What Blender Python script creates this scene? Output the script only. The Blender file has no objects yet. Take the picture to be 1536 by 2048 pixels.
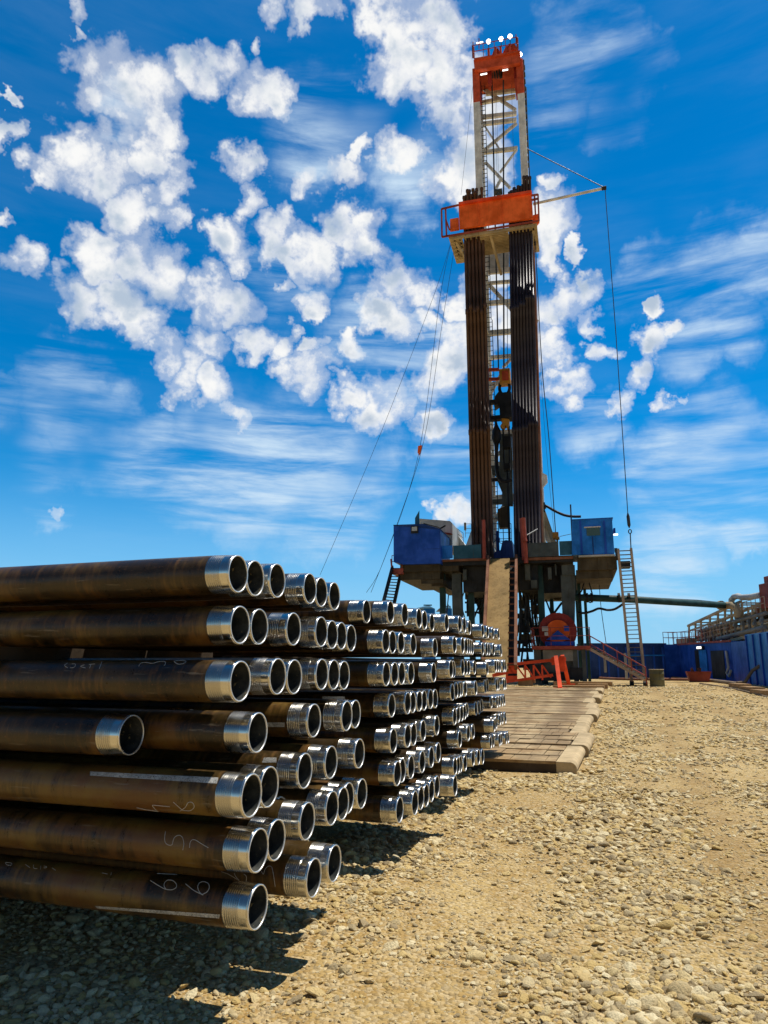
import bpy, bmesh, math, random
import numpy as np
from mathutils import Vector, Matrix, Euler

random.seed(7)
rng = np.random.default_rng(11)
S = bpy.context.scene
COL = S.collection
RAD = math.radians

# ------------------------------------------------------------------ camera, sun, sky
ZC, FPX, PITCH = 1.95, 1420.0, math.atan((1326 - 1024) / 1420.0)
cam_d = bpy.data.cameras.new('camera')
cam = bpy.data.objects.new('camera', cam_d)
COL.objects.link(cam)
cam.location = (0, 0, ZC)
cam.rotation_euler = (math.pi / 2 + PITCH, 0, 0)
cam_d.sensor_fit = 'VERTICAL'
cam_d.sensor_height = 36.0
cam_d.lens = 36.0 * FPX / 2048.0
cam_d.clip_start = 0.05
cam_d.clip_end = 6000
S.camera = cam

TH = RAD(19)                                   # the pipe racks are turned 19 degrees
M_AX = Vector((math.cos(TH), -math.sin(TH), 0))   # direction the pipe mouths face
S_AX = Vector((math.sin(TH), math.cos(TH), 0))    # along the row of mouths, away
SUN_DIR = (M_AX * 0.31 + S_AX * 0.25 + Vector((0, 0, 1))).normalized()
sun_el = math.asin(SUN_DIR.z)
sun_az = math.atan2(SUN_DIR.x, SUN_DIR.y)
sun_d = bpy.data.lights.new('sun', 'SUN')
sun = bpy.data.objects.new('sun', sun_d)
COL.objects.link(sun)
sun.rotation_euler = (-SUN_DIR).to_track_quat('-Z', 'Y').to_euler()
sun.location = (20, 20, 60)
sun_d.energy = 5.0
sun_d.angle = RAD(0.53)
sun_d.color = (1.0, 0.955, 0.88)

S.view_settings.view_transform = 'Standard'
S.view_settings.look = 'None'
S.view_settings.exposure = 0.0
S.view_settings.gamma = 1.0
S.view_settings.use_curve_mapping = False


def nd(nt, typ, **kw):
    n = nt.nodes.new(typ)
    for k, v in kw.items():
        setattr(n, k, v)
    return n


def sky_dir(x, y):
    cp, sp = math.cos(PITCH), math.sin(PITCH)
    u, v = (x - 768) / FPX, -(y - 1024) / FPX
    return Vector((u, cp - v * sp, sp + v * cp)).normalized()


# clouds: (x, y, radius) read off the photograph, turned into directions in the sky
PUFFS = [
    (215, 150, 75), (290, 205, 85), (160, 300, 80), (240, 340, 75), (320, 290, 60), (110, 320, 45), (350, 370, 50),
    (430, 120, 60), (380, 150, 55), (510, 165, 65), (565, 175, 45), (640, 15, 45), (560, 5, 40),
    (300, 430, 65), (360, 440, 45), (200, 510, 65), (290, 520, 75), (150, 610, 70), (230, 610, 70), (330, 560, 70),
    (270, 660, 60), (430, 600, 70), (470, 620, 45), (330, 710, 50), (420, 700, 60), (380, 760, 50), (440, 800, 50),
    (480, 840, 25), (520, 690, 50), (570, 690, 35), (470, 490, 50), (500, 420, 38), (570, 470, 50), (640, 510, 60),
    (725, 480, 60), (600, 540, 35), (700, 360, 45), (790, 310, 40), (725, 310, 25), (490, 345, 45), (610, 360, 38),
    (800, 560, 65), (850, 580, 40), (770, 640, 55), (840, 640, 35), (610, 610, 35), (620, 742, 55), (700, 700, 32),
    (630, 690, 22), (110, 1035, 22), (1375, 800, 14), (560, 560, 20),
    (800, 40, 70), (870, 60, 70), (760, 10, 60), (790, 130, 70), (870, 150, 70), (920, 230, 70), (930, 330, 75), (910, 150, 50),
    (1000, 300, 70), (985, 200, 60), (1105, 440, 65), (1010, 420, 60), (1090, 510, 45), (1115, 355, 28),
    (1140, 590, 60), (1180, 560, 40), (1090, 620, 50), (1140, 770, 50), (1090, 700, 60), (1190, 620, 30),
    (1300, 690, 50), (1345, 665, 28), (1195, 690, 32), (1260, 760, 42), (1240, 820, 32), (1340, 805, 25),
    (20, 270, 30), (40, 530, 55), (5, 200, 20), (160, 10, 32), (152, 66, 24), (523, 75, 20), (8, 430, 25),
    (900, 690, 60), (870, 740, 60), (770, 800, 60), (700, 785, 40), (860, 850, 45), (920, 610, 45), (970, 560, 50),
    (1000, 660, 60), (905, 1010, 45), (870, 1030, 30), (1160, 495, 20), (1310, 610, 28),
]
WISPS = [(560, 930, 150), (420, 940, 140), (700, 930, 120), (300, 900, 110), (520, 1010, 120), (660, 1010, 110), (130, 770, 90), (60, 910, 90),
         (1430, 900, 140), (1340, 960, 120), (1500, 960, 120), (1420, 540, 110), (1520, 510, 90), (1300, 560, 80),
         (1120, 130, 110), (1240, 120, 90), (640, 270, 120), (760, 240, 110), (1380, 680, 100), (1480, 640, 90), (100, 1035, 60),
         (1430, 1030, 110), (1500, 1085, 60), (1230, 250, 70), (720, 660, 90), (820, 360, 80), (1330, 1140, 120), (1440, 870, 120), (1380, 1000, 120), (200, 860, 120), (470, 860, 110), (30, 800, 60), (820, 720, 110),
         (930, 940, 110), (1190, 860, 80), (240, 240, 60), (560, 560, 90)]

world = bpy.data.worlds.new('World')
S.world = world
world.use_nodes = True
wt = world.node_tree
wt.nodes.clear()
w_out = nd(wt, 'ShaderNodeOutputWorld')
w_bg = nd(wt, 'ShaderNodeBackground')
SKY_K = 0.10
w_bg.inputs['Strength'].default_value = SKY_K
wt.links.new(w_bg.outputs[0], w_out.inputs[0])
sky = nd(wt, 'ShaderNodeTexSky', sky_type='NISHITA', sun_disc=False, sun_elevation=sun_el, sun_rotation=sun_az,
         altitude=300.0, air_density=1.0, dust_density=0.0, ozone_density=2.6)


class WN:
    """tiny wrapper so node maths reads like maths"""
    def __init__(s, nt): s.nt = nt

    def m(s, op, a, b=None, c=None, clamp=False):
        n = nd(s.nt, 'ShaderNodeMath', operation=op)
        n.use_clamp = clamp
        for i, v in enumerate((a, b, c)):
            if v is None: continue
            if isinstance(v, (int, float)): n.inputs[i].default_value = v
            else: s.nt.links.new(v, n.inputs[i])
        return n.outputs[0]

    def v(s, op, a, b=None, scale=None):
        n = nd(s.nt, 'ShaderNodeVectorMath', operation=op)
        for i, x in enumerate((a, b)):
            if x is None: continue
            if isinstance(x, (tuple, Vector)): n.inputs[i].default_value = x
            else: s.nt.links.new(x, n.inputs[i])
        if scale is not None: n.inputs['Scale'].default_value = scale
        return n.outputs['Value'] if op in ('DOT_PRODUCT', 'LENGTH') else n.outputs[0]

    def noise(s, vec, scale, detail=5, rough=0.55, out='Fac', dist=0.0):
        n = nd(s.nt, 'ShaderNodeTexNoise')
        n.inputs['Scale'].default_value = scale
        n.inputs['Detail'].default_value = detail
        n.inputs['Roughness'].default_value = rough
        n.inputs['Distortion'].default_value = dist
        if vec is not None: s.nt.links.new(vec, n.inputs['Vector'])
        return n.outputs[out]

    def ramp(s, x, a, b, lo=0.0, hi=1.0, smooth=True):
        n = nd(s.nt, 'ShaderNodeMapRange', interpolation_type='SMOOTHSTEP' if smooth else 'LINEAR')
        s.nt.links.new(x, n.inputs['Value'])
        n.inputs['From Min'].default_value = a
        n.inputs['From Max'].default_value = b
        n.inputs['To Min'].default_value = lo
        n.inputs['To Max'].default_value = hi
        return n.outputs[0]

    def mix(s, f, a, b, mode='MIX'):
        n = nd(s.nt, 'ShaderNodeMix', data_type='RGBA', blend_type=mode)
        for k, v in ((0, f), (6, a), (7, b)):
            if isinstance(v, (int, float)): n.inputs[k].default_value = v
            elif isinstance(v, tuple): n.inputs[k].default_value = (*v, 1) if len(v) == 3 else v
            else: s.nt.links.new(v, n.inputs[k])
        return n.outputs[2]


W = WN(wt)
w_geo = nd(wt, 'ShaderNodeTexCoord')
D0 = W.v('NORMALIZE', w_geo.outputs['Generated'])
warp = W.v('SUBTRACT', W.noise(D0, 8.0, 2, 0.5, 'Color'), (0.5, 0.5, 0.5))
warp2 = W.v('SUBTRACT', W.noise(D0, 26.0, 4, 0.6, 'Color'), (0.5, 0.5, 0.5))
Dw = W.v('NORMALIZE', W.v('ADD', D0, W.v('ADD', W.v('SCALE', warp, scale=0.10), W.v('SCALE', warp2, scale=0.075))))


def blob_field(items, vec):
    acc = None
    for x, y, r in items:
        c = sky_dir(x, y)
        e = (sky_dir(x + r, y) - c).length
        dot = W.v('DOT_PRODUCT', vec, c)
        # 1-dot = d^2/2 ; fades from 1 at the centre to 0 at 1.45 r
        f = W.ramp(dot, 1 - 0.5 * (1.20 * e) ** 2, 1 - 0.5 * (0.15 * e) ** 2)
        acc = f if acc is None else W.m('SMOOTH_MAX', acc, f, 0.06)
    return acc


cov = blob_field(PUFFS, Dw)
n1 = W.noise(D0, 19.0, 8, 0.56, dist=0.15)
n2 = W.noise(D0, 52.0, 6, 0.60, dist=0.15)
nn = W.m('ADD', W.m('MULTIPLY', n1, 0.72), W.m('MULTIPLY', n2, 0.28))
field = W.m('ADD', W.m('MULTIPLY', cov, 1.0), W.m('MULTIPLY', W.m('SUBTRACT', nn, 0.5), 3.0))
core = W.ramp(field, 0.36, 1.22)
veil = W.m('MULTIPLY', W.ramp(field, 0.00, 0.75), 0.36)
dens = W.m('MULTIPLY', W.m('MAXIMUM', core, veil), W.ramp(cov, 0.04, 0.42))
thick = W.ramp(field, 0.70, 1.45)
# the same field a little towards the sun: thinner there means the puff is lit from that side
up = W.v('NORMALIZE', W.v('ADD', D0, tuple(SUN_DIR * 0.028)))
ns = W.noise(D0, 15.0, 5, 0.5)
nsb = W.noise(up, 15.0, 5, 0.5)
lit = W.m('SUBTRACT', nsb, ns)
soft = W.noise(D0, 9.0, 3, 0.5)
shade = W.m('ADD', W.m('MULTIPLY', thick, 0.60), W.m('MULTIPLY', lit, 3.0))
shade = W.m('ADD', shade, W.m('MULTIPLY', W.m('SUBTRACT', soft, 0.5), 1.2))
shade = W.ramp(shade, 0.05, 1.0)
cl = W.mix(shade, (9.6, 9.6, 9.5), (4.6, 5.6, 6.9))
# thin streaks
wcov = blob_field(WISPS, Dw)
mp = nd(wt, 'ShaderNodeMapping')
mp.inputs['Scale'].default_value = (1.0, 1.0, 7.0)
mp.inputs['Rotation'].default_value = (0, RAD(-9), 0)
wt.links.new(D0, mp.inputs['Vector'])
ws = W.noise(mp.outputs[0], 4.2, 8, 0.60, dist=0.35)
wisp = W.m('MULTIPLY', W.ramp(ws, 0.34, 0.76), W.m('MULTIPLY', wcov, 1.0))
wisp = W.m('MULTIPLY', wisp, W.ramp(W.noise(D0, 5.0, 3, 0.5), 0.28, 0.55))
# the camera's rich blue: the physical sky with its red held back
tint = W.mix(1.0, sky.outputs[0], (0.46, 1.04, 1.36), 'MULTIPLY')
hs = nd(wt, 'ShaderNodeHueSaturation')
hs.inputs['Saturation'].default_value = 1.15
hs.inputs['Value'].default_value = 1.0
rear = W.mix(1.0, sky.outputs[0], (0.46, 0.52, 0.56), 'MULTIPLY')  # unseen sky behind the camera, dimmed to weaken the blue fill in shadows
front = W.ramp(W.v('DOT_PRODUCT', D0, (0.0, 1.0, 0.0)), -0.25, 0.30)
wt.links.new(W.mix(front, rear, tint), hs.inputs['Color'])
sepd = nd(wt, 'ShaderNodeSeparateXYZ')
wt.links.new(D0, sepd.inputs[0])
low = W.ramp(sepd.outputs[2], 0.30, -0.02)
clear = W.mix(W.m('MULTIPLY', low, 0.92), hs.outputs[0], (3.1, 6.1, 9.0))
c1 = W.mix(wisp, clear, (6.6, 8.2, 9.6))
c2 = W.mix(dens, c1, cl)
wt.links.new(c2, w_bg.inputs['Color'])
world.cycles.sampling_method = 'MANUAL'
world.cycles.sample_map_resolution = 512

# ------------------------------------------------------------------ geometry helpers
CP, SP = math.cos(PITCH), math.sin(PITCH)
CAM = Vector((0, 0, ZC))


def ray(x, y):
    u, v = (x - 768) / FPX, -(y - 1024) / FPX
    return Vector((u, CP - v * SP, SP + v * CP))


def gz(Y):
    """the pad rises very slightly towards the rig"""
    t = min(max((Y - 10) / 36.0, 0), 1)
    return 0.6 * t * t * (3 - 2 * t)


def atY(x, y, Y):
    d = ray(x, y)
    return CAM + d * (Y / d.y)


def onG(x, y):
    d = ray(x, y)
    lo, hi = 0.5, 400.0
    for _ in range(60):
        mid = (lo + hi) / 2
        p = CAM + d * (mid / d.y)
        if p.z > gz(p.y): lo = mid
        else: hi = mid
    return CAM + d * (lo / d.y)


class MB:
    def __init__(s): s.v, s.f, s.sm = [], [], []

    def add(s, vs, fs, smooth=False):
        o = len(s.v)
        s.v += [Vector(p) for p in vs]
        s.f += [tuple(i + o for i in f) for f in fs]
        s.sm += [smooth] * len(fs)
        return s

    def hexa(s, p):
        """8 points: bottom ring 0-3, top ring 4-7"""
        return s.add(p, [(0, 3, 2, 1), (4, 5, 6, 7), (0, 1, 5, 4), (1, 2, 6, 5), (2, 3, 7, 6), (3, 0, 4, 7)])

    def obox(s, c, ax, ay, az, hx, hy, hz):
        """centre, three axes, half sizes"""
        c = Vector(c)
        P = []
        for k in (-1, 1):
            for i, j in ((-1, -1), (1, -1), (1, 1), (-1, 1)):
                P.append(c + ax * (i * hx) + ay * (j * hy) + az * (k * hz))
        return s.hexa(P)

    def box(s, x0, x1, y0, y1, z0, z1):
        return s.obox(((x0 + x1) / 2, (y0 + y1) / 2, (z0 + z1) / 2), Vector((1, 0, 0)), Vector((0, 1, 0)), Vector((0, 0, 1)),
                      abs(x1 - x0) / 2, abs(y1 - y0) / 2, abs(z1 - z0) / 2)

    def beam(s, a, b, w, h=None, up=Vector((0, 0, 1))):
        a, b = Vector(a), Vector(b)
        h = w if h is None else h
        d = (b - a)
        L = d.length
        if L < 1e-6: return s
        d.normalize()
        if abs(d.dot(up)) > 0.98: up = Vector((0.26, 0.966, 0))
        x = d.cross(up).normalized()
        y = x.cross(d).normalized()
        return s.obox((a + b) / 2, x, y, d, w / 2, h / 2, L / 2)

    def tube(s, pts, r, n=8, cap=True):
        pts = [Vector(p) for p in pts]
        rs = r if isinstance(r, (list, tuple)) else [r] * len(pts)
        rings = []
        ref = None
        for i, p in enumerate(pts):
            d = (pts[min(i + 1, len(pts) - 1)] - pts[max(i - 1, 0)]).normalized()
            if ref is None:
                ref = Vector((0, 0, 1)) if abs(d.z) < 0.9 else Vector((1, 0, 0))
            x = d.cross(ref).normalized()
            y = x.cross(d).normalized()
            ref = y
            rings.append([p + (x * math.cos(2 * math.pi * k / n) + y * math.sin(2 * math.pi * k / n)) * rs[i] for k in range(n)])
        vs = [q for g in rings for q in g]
        fs = [(i * n + k, i * n + (k + 1) % n, (i + 1) * n + (k + 1) % n, (i + 1) * n + k) for i in range(len(pts) - 1) for k in range(n)]
        o = len(s.v)
        s.add(vs, fs, True)
        if cap:
            s.add(rings[0], [tuple(range(n))[::-1]])
            s.add(rings[-1], [tuple(range(n))])
        return s

    def lathe_x(s, prof, n=48, smooth=True):
        """profile of (x, r) turned about the x axis"""
        vs = [Vector((x, r * math.cos(2 * math.pi * k / n), r * math.sin(2 * math.pi * k / n))) for x, r in prof for k in range(n)]
        fs = [(i * n + k, i * n + (k + 1) % n, (i + 1) * n + (k + 1) % n, (i + 1) * n + k) for i in range(len(prof) - 1) for k in range(n)]
        return s.add(vs, fs, smooth)

    def mesh(s, name, mats, origin=Vector((0, 0, 0)), recalc=True):
        me = bpy.data.meshes.new(name)
        me.from_pydata([tuple(p - origin) for p in s.v], [], s.f)
        me.polygons.foreach_set('use_smooth', s.sm)
        for m in (mats if isinstance(mats, (list, tuple)) else [mats]): me.materials.append(m)
        if recalc:
            b = bmesh.new()
            b.from_mesh(me)
            bmesh.ops.recalc_face_normals(b, faces=b.faces)
            b.to_mesh(me)
            b.free()
        me.update()
        return me

    def base(s):
        a = np.array([tuple(p) for p in s.v])
        lo, hi = a.min(0), a.max(0)
        return Vector(((lo[0] + hi[0]) / 2, (lo[1] + hi[1]) / 2, lo[2]))

    def build(s, name, mat, parent=None, label=None, bevel=0.0):
        """one mesh object; a child is stored relative to its (unrotated) parent"""
        org = parent['_w'] if parent is not None else s.base()
        org = Vector(org)
        o = bpy.data.objects.new(name, s.mesh(name, mat, org))
        COL.objects.link(o)
        if parent is not None:
            o.parent = parent
        else:
            o.location = org
        o['_w'] = tuple(org)
        if label: o['label'] = label
        if bevel:
            md = o.modifiers.new('bevel', 'BEVEL')
            md.width = bevel
            md.segments = 2
            md.limit_method = 'ANGLE'
        return o


def tag(o, label=None, cat=None, group=None, kind=None):
    for k, v in (('label', label), ('category', cat), ('group', group), ('kind', kind)):
        if v: o[k] = v
    return o


def thing(name, label, cat, loc, group=None):
    o = bpy.data.objects.new(name, None)
    o.empty_display_size = 0.3
    COL.objects.link(o)
    o.location = loc
    o['_w'] = tuple(loc)
    return tag(o, label, cat, group)


# ------------------------------------------------------------------ materials
def material(name):
    m = bpy.data.materials.new(name)
    m.use_nodes = True
    nt = m.node_tree
    b = nt.nodes['Principled BSDF']
    return m, nt, b, WN(nt)


def coords(nt, kind='Object'):
    return nd(nt, 'ShaderNodeTexCoord').outputs[kind]


def bump(nt, b, h, dist, strength=1.0):
    n = nd(nt, 'ShaderNodeBump')
    n.inputs['Distance'].default_value = dist
    n.inputs['Strength'].default_value = strength
    nt.links.new(h, n.inputs['Height'])
    nt.links.new(n.outputs[0], b.inputs['Normal'])
    return n


def paint(name, col, rough=0.5, dirt=(0.10, 0.055, 0.025), amount=0.5, scale=1.2, streak=True, metallic=0.0, chips=0.15):
    """weathered paint: faded patches, rust streaks running down, chips"""
    m, nt, b, w = material(name)
    c = coords(nt)
    fade = w.noise(c, scale * 0.8, 5, 0.6)
    mp = nd(nt, 'ShaderNodeMapping')
    mp.inputs['Scale'].default_value = (scale * 4, scale * 4, scale * (0.35 if streak else 4))
    nt.links.new(c, mp.inputs['Vector'])
    st = w.noise(mp.outputs[0], 1.6, 6, 0.65)
    chip = w.noise(c, scale * 9, 5, 0.6)
    light = tuple(min(1, x * 1.25 + 0.02) for x in col)
    dark = tuple(x * 0.75 for x in col)
    base = w.mix(w.ramp(fade, 0.3, 0.7), dark, light)
    base = w.mix(w.m('MULTIPLY', w.ramp(st, 0.52, 0.74), amount), base, dirt)
    base = w.mix(w.ramp(chip, 0.70 - chips * 0.3, 0.76, 0, min(1, chips * 4)), base, tuple(x * 0.6 for x in dirt))
    nt.links.new(base, b.inputs['Base Color'])
    nt.links.new(w.ramp(st, 0.3, 0.8, rough - 0.1, min(1, rough + 0.25)), b.inputs['Roughness'])
    b.inputs['Metallic'].default_value = metallic
    b.inputs['Specular IOR Level'].default_value = 0.22
    bump(nt, b, w.m('ADD', chip, fade), 0.012, 0.35)
    return m


M = {}
M['orange'] = paint('orange_paint', (0.86, 0.120, 0.006), 0.5, (0.38, 0.10, 0.02), 0.4)
M['orange_brown'] = paint('orange_brown_paint', (0.50, 0.066, 0.013), 0.55, (0.18, 0.05, 0.03), 0.55, 1.6)
M['dark_red'] = paint('dark_red_paint', (0.26, 0.022, 0.012), 0.55, (0.10, 0.02, 0.012), 0.4)
M['red'] = paint('red_paint', (0.74, 0.070, 0.010), 0.5, (0.28, 0.05, 0.012), 0.25)
M['rust_red'] = paint('rust_red_paint', (0.30, 0.055, 0.03), 0.6, (0.14, 0.07, 0.04), 0.6)
M['blue'] = paint('blue_paint', (0.002, 0.060, 0.370), 0.42, (0.004, 0.030, 0.16), 0.5, 1.2, chips=0.08)
M['bright_blue'] = paint('bright_blue_paint', (0.003, 0.150, 0.520), 0.42, (0.008, 0.05, 0.19), 0.5, 1.4, chips=0.10)
M['navy'] = paint('navy_paint', (0.002, 0.034, 0.17), 0.5, (0.004, 0.018, 0.06), 0.5, 1.0, chips=0.06)
M['teal'] = paint('teal_paint', (0.012, 0.085, 0.13), 0.5, (0.06, 0.05, 0.04), 0.6)
M['grey_teal'] = paint('grey_teal_paint', (0.05, 0.065, 0.062), 0.55, (0.07, 0.05, 0.03), 0.6)
M['green'] = paint('dark_green_paint', (0.012, 0.050, 0.042), 0.5, (0.05, 0.04, 0.02), 0.5)
M['dark'] = paint('dark_steel', (0.009, 0.010, 0.009), 0.6, (0.018, 0.013, 0.008), 0.5)
M['grey'] = paint('grey_paint', (0.062, 0.072, 0.062), 0.55, (0.05, 0.038, 0.02), 0.45)
M['mid_grey'] = paint('mid_grey_paint', (0.19, 0.19, 0.16), 0.55, (0.10, 0.075, 0.04), 0.5)
M['pale_grey'] = paint('pale_grey_paint', (0.42, 0.42, 0.38), 0.5, (0.20, 0.14, 0.08), 0.4)
M['white'] = paint('white_paint', (0.62, 0.60, 0.53), 0.5, (0.28, 0.19, 0.10), 0.45)
M['beige'] = paint('beige_paint', (0.40, 0.31, 0.17), 0.55, (0.16, 0.10, 0.05), 0.55)
M['olive'] = paint('olive_paint', (0.052, 0.036, 0.012), 0.6, (0.02, 0.013, 0.006), 0.6)
M['yellow'] = paint('yellow_paint', (0.48, 0.22, 0.015), 0.5, (0.12, 0.07, 0.02), 0.5)
M['ramp'] = paint('ramp_steel', (0.265, 0.155, 0.034), 0.6, (0.10, 0.050, 0.012), 0.75, 1.4)
M['rust'] = paint('rusty_steel', (0.20, 0.075, 0.030), 0.7, (0.08, 0.035, 0.02), 0.6)
M['barrel'] = paint('barrel_paint', (0.14, 0.13, 0.06), 0.6, (0.06, 0.05, 0.03), 0.7)
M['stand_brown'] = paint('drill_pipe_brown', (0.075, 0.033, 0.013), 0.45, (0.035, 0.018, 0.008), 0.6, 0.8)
M['stand_shaded'] = paint('drill_pipe_shaded', (0.020, 0.014, 0.020), 0.42, (0.045, 0.020, 0.012), 0.45, 0.8)  # shade of the right-hand rack put into the pipe colour
M['black'] = paint('black_rubber', (0.010, 0.010, 0.011), 0.5, (0.02, 0.016, 0.012), 0.4)
M['cable'] = paint('steel_cable', (0.030, 0.034, 0.038), 0.5, (0.03, 0.03, 0.03), 0.3)
M['galv'] = paint('worn_stair_steel', (0.44, 0.31, 0.19), 0.55, (0.22, 0.09, 0.035), 0.7)
M['step'] = paint('stair_tread_steel', (0.16, 0.15, 0.13), 0.5, (0.09, 0.06, 0.04), 0.5)
M['pale_timber'] = paint('pale_dusty_timber', (0.47, 0.345, 0.18), 0.85, (0.24, 0.15, 0.07), 0.5, 2.5, streak=False)
M['shaded_timber'] = paint('dark_shaded_timber', (0.055, 0.034, 0.016), 0.85, (0.02, 0.012, 0.006), 0.6, 2.0, streak=False)  # colour darkened for the shade between pipe layers and on mat fronts
M['timber'] = paint('rough_timber', (0.30, 0.18, 0.075), 0.8, (0.11, 0.06, 0.025), 0.5, 2.0, streak=False)
M['cord'] = paint('earthy_hose', (0.20, 0.14, 0.08), 0.75, (0.09, 0.055, 0.03), 0.6)


def glow(name, col, strength):
    m, nt, b, w = material(name)
    b.inputs['Base Color'].default_value = (0.8, 0.8, 0.8, 1)
    b.inputs['Emission Color'].default_value = (*col, 1)
    b.inputs['Emission Strength'].default_value = strength
    return m


M['lamp_on'] = glow('lit_lamp_glass', (1, 0.98, 0.94), 5)
M['tube_on'] = glow('lit_tube_glass', (1, 0.97, 0.92), 2.2)


def glass():
    m, nt, b, w = material('dusty_window_glass')
    c = coords(nt)
    nt.links.new(w.mix(w.noise(c, 3, 4), (0.03, 0.07, 0.05), (0.07, 0.11, 0.085)), b.inputs['Base Color'])
    b.inputs['Roughness'].default_value = 0.15
    return m


M['glass'] = glass()


def lens_mat():
    m, nt, b, w = material('frosted_lamp_lens')
    c = coords(nt)
    nt.links.new(w.mix(w.noise(c, 6, 3), (0.32, 0.34, 0.32), (0.5, 0.5, 0.48)), b.inputs['Base Color'])
    b.inputs['Roughness'].default_value = 0.25
    return m


M['lens'] = lens_mat()


def pipe_body_mat():
    """mill varnish over rusty steel, drawn out along the pipe, different on every pipe"""
    m, nt, b, w = material('varnished_casing_steel')
    c = coords(nt)
    info = nd(nt, 'ShaderNodeObjectInfo')
    off = w.v('SCALE', nd(nt, 'ShaderNodeCombineXYZ').outputs[0])
    cx = nd(nt, 'ShaderNodeCombineXYZ')
    for i in range(3): nt.links.new(w.m('MULTIPLY', info.outputs['Random'], 37.0 + 11 * i), cx.inputs[i])
    p = w.v('ADD', c, cx.outputs[0])
    mp = nd(nt, 'ShaderNodeMapping')
    mp.inputs['Scale'].default_value = (14.0, 2.2, 2.2)
    nt.links.new(p, mp.inputs['Vector'])
    rings = w.noise(mp.outputs[0], 1.7, 6, 0.65)
    blot = w.noise(p, 3.2, 6, 0.62)
    fine = w.noise(p, 60, 5, 0.65)
    mp2 = nd(nt, 'ShaderNodeMapping')
    mp2.inputs['Scale'].default_value = (2.0, 22.0, 22.0)
    nt.links.new(p, mp2.inputs['Vector'])
    scr = w.noise(mp2.outputs[0], 2.0, 5, 0.6)
    patch = w.noise(p, 1.1, 5, 0.6, dist=0.6)
    base = w.mix(w.ramp(blot, 0.36, 0.66), (0.014, 0.009, 0.003), (0.060, 0.034, 0.007))
    base = w.mix(w.m('MULTIPLY', w.ramp(rings, 0.50, 0.70), 0.8), base, (0.092, 0.042, 0.009))
    rustf = w.m('MULTIPLY', w.ramp(w.m('ADD', w.m('MULTIPLY', patch, 0.7), w.m('MULTIPLY', rings, 0.3)), 0.46, 0.58), 0.88)
    base = w.mix(rustf, base, w.mix(w.ramp(blot, 0.4, 0.65), (0.145, 0.062, 0.012), (0.185, 0.110, 0.020)))
    base = w.mix(w.m('MULTIPLY', w.ramp(fine, 0.56, 0.70), 0.6), base, (0.17, 0.075, 0.026))
    base = w.mix(w.m('MULTIPLY', w.ramp(scr, 0.62, 0.70), 0.45), base, (0.24, 0.19, 0.13))
    base = w.mix(w.m('MULTIPLY', info.outputs['Random'], 0.4), base, (0.018, 0.012, 0.006))
    nt.links.new(base, b.inputs['Base Color'])
    nt.links.new(w.ramp(w.m('ADD', w.m('MULTIPLY', rings, 0.6), w.m('MULTIPLY', fine, 0.4)), 0.3, 0.7, 0.24, 0.52), b.inputs['Roughness'])
    b.inputs['Specular IOR Level'].default_value = 0.38
    bump(nt, b, w.m('ADD', rings, w.m('MULTIPLY', fine, 0.5)), 0.0016, 0.5)
    return m


def pin_mat():
    """turned bright steel"""
    m, nt, b, w = material('machined_bright_steel')
    c = coords(nt)
    info = nd(nt, 'ShaderNodeObjectInfo')
    cx = nd(nt, 'ShaderNodeCombineXYZ')
    for i in range(3): nt.links.new(w.m('MULTIPLY', info.outputs['Random'], 23.0 + 7 * i), cx.inputs[i])
    p = w.v('ADD', c, cx.outputs[0])
    mp = nd(nt, 'ShaderNodeMapping')
    mp.inputs['Scale'].default_value = (120.0, 1.0, 1.0)
    nt.links.new(p, mp.inputs['Vector'])
    turn = w.noise(mp.outputs[0], 2.0, 4, 0.6)
    stain = w.noise(p, 9, 6, 0.62)
    base = w.mix(turn, (0.50, 0.485, 0.44), (0.72, 0.70, 0.63))
    base = w.mix(w.m('MULTIPLY', w.ramp(stain, 0.56, 0.74), 0.5), base, (0.22, 0.18, 0.12))
    sx = nd(nt, 'ShaderNodeSeparateXYZ')
    nt.links.new(c, sx.inputs[0])
    cut = w.ramp(sx.outputs[0], 0.066, 0.070)
    base = w.mix(w.m('MULTIPLY', cut, 0.42), base, (0.22, 0.205, 0.175))
    nt.links.new(base, b.inputs['Base Color'])
    b.inputs['Metallic'].default_value = 1.0
    nt.links.new(w.m('ADD', w.ramp(stain, 0.40, 0.75, 0.11, 0.28), w.m('MULTIPLY', cut, 0.09)), b.inputs['Roughness'])
    bump(nt, b, turn, 0.0006, 0.7)
    return m


def bore_mat():
    m, nt, b, w = material('dull_grey_pipe_bore')
    c = coords(nt)
    n = w.noise(c, 12, 6, 0.6)
    base = w.mix(w.ramp(n, 0.35, 0.7), (0.026, 0.029, 0.028), (0.070, 0.070, 0.060))
    base = w.mix(w.ramp(w.noise(c, 35, 5, 0.6), 0.62, 0.72), base, (0.34, 0.25, 0.11))
    nt.links.new(base, b.inputs['Base Color'])
    b.inputs['Roughness'].default_value = 0.7
    b.inputs['Specular IOR Level'].default_value = 0.06
    bump(nt, b, n, 0.003, 0.4)
    return m


M['pipe'] = pipe_body_mat()
M['pin'] = pin_mat()
M['bore'] = bore_mat()


def rim_mat():
    m, nt, b, w = material('bright_cut_rim')
    c = coords(nt)
    nt.links.new(w.mix(w.noise(c, 40, 4), (0.70, 0.69, 0.64), (0.86, 0.85, 0.81)), b.inputs['Base Color'])
    b.inputs['Metallic'].default_value = 0.85
    b.inputs['Roughness'].default_value = 0.42
    return m


M['rim'] = rim_mat()


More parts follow.
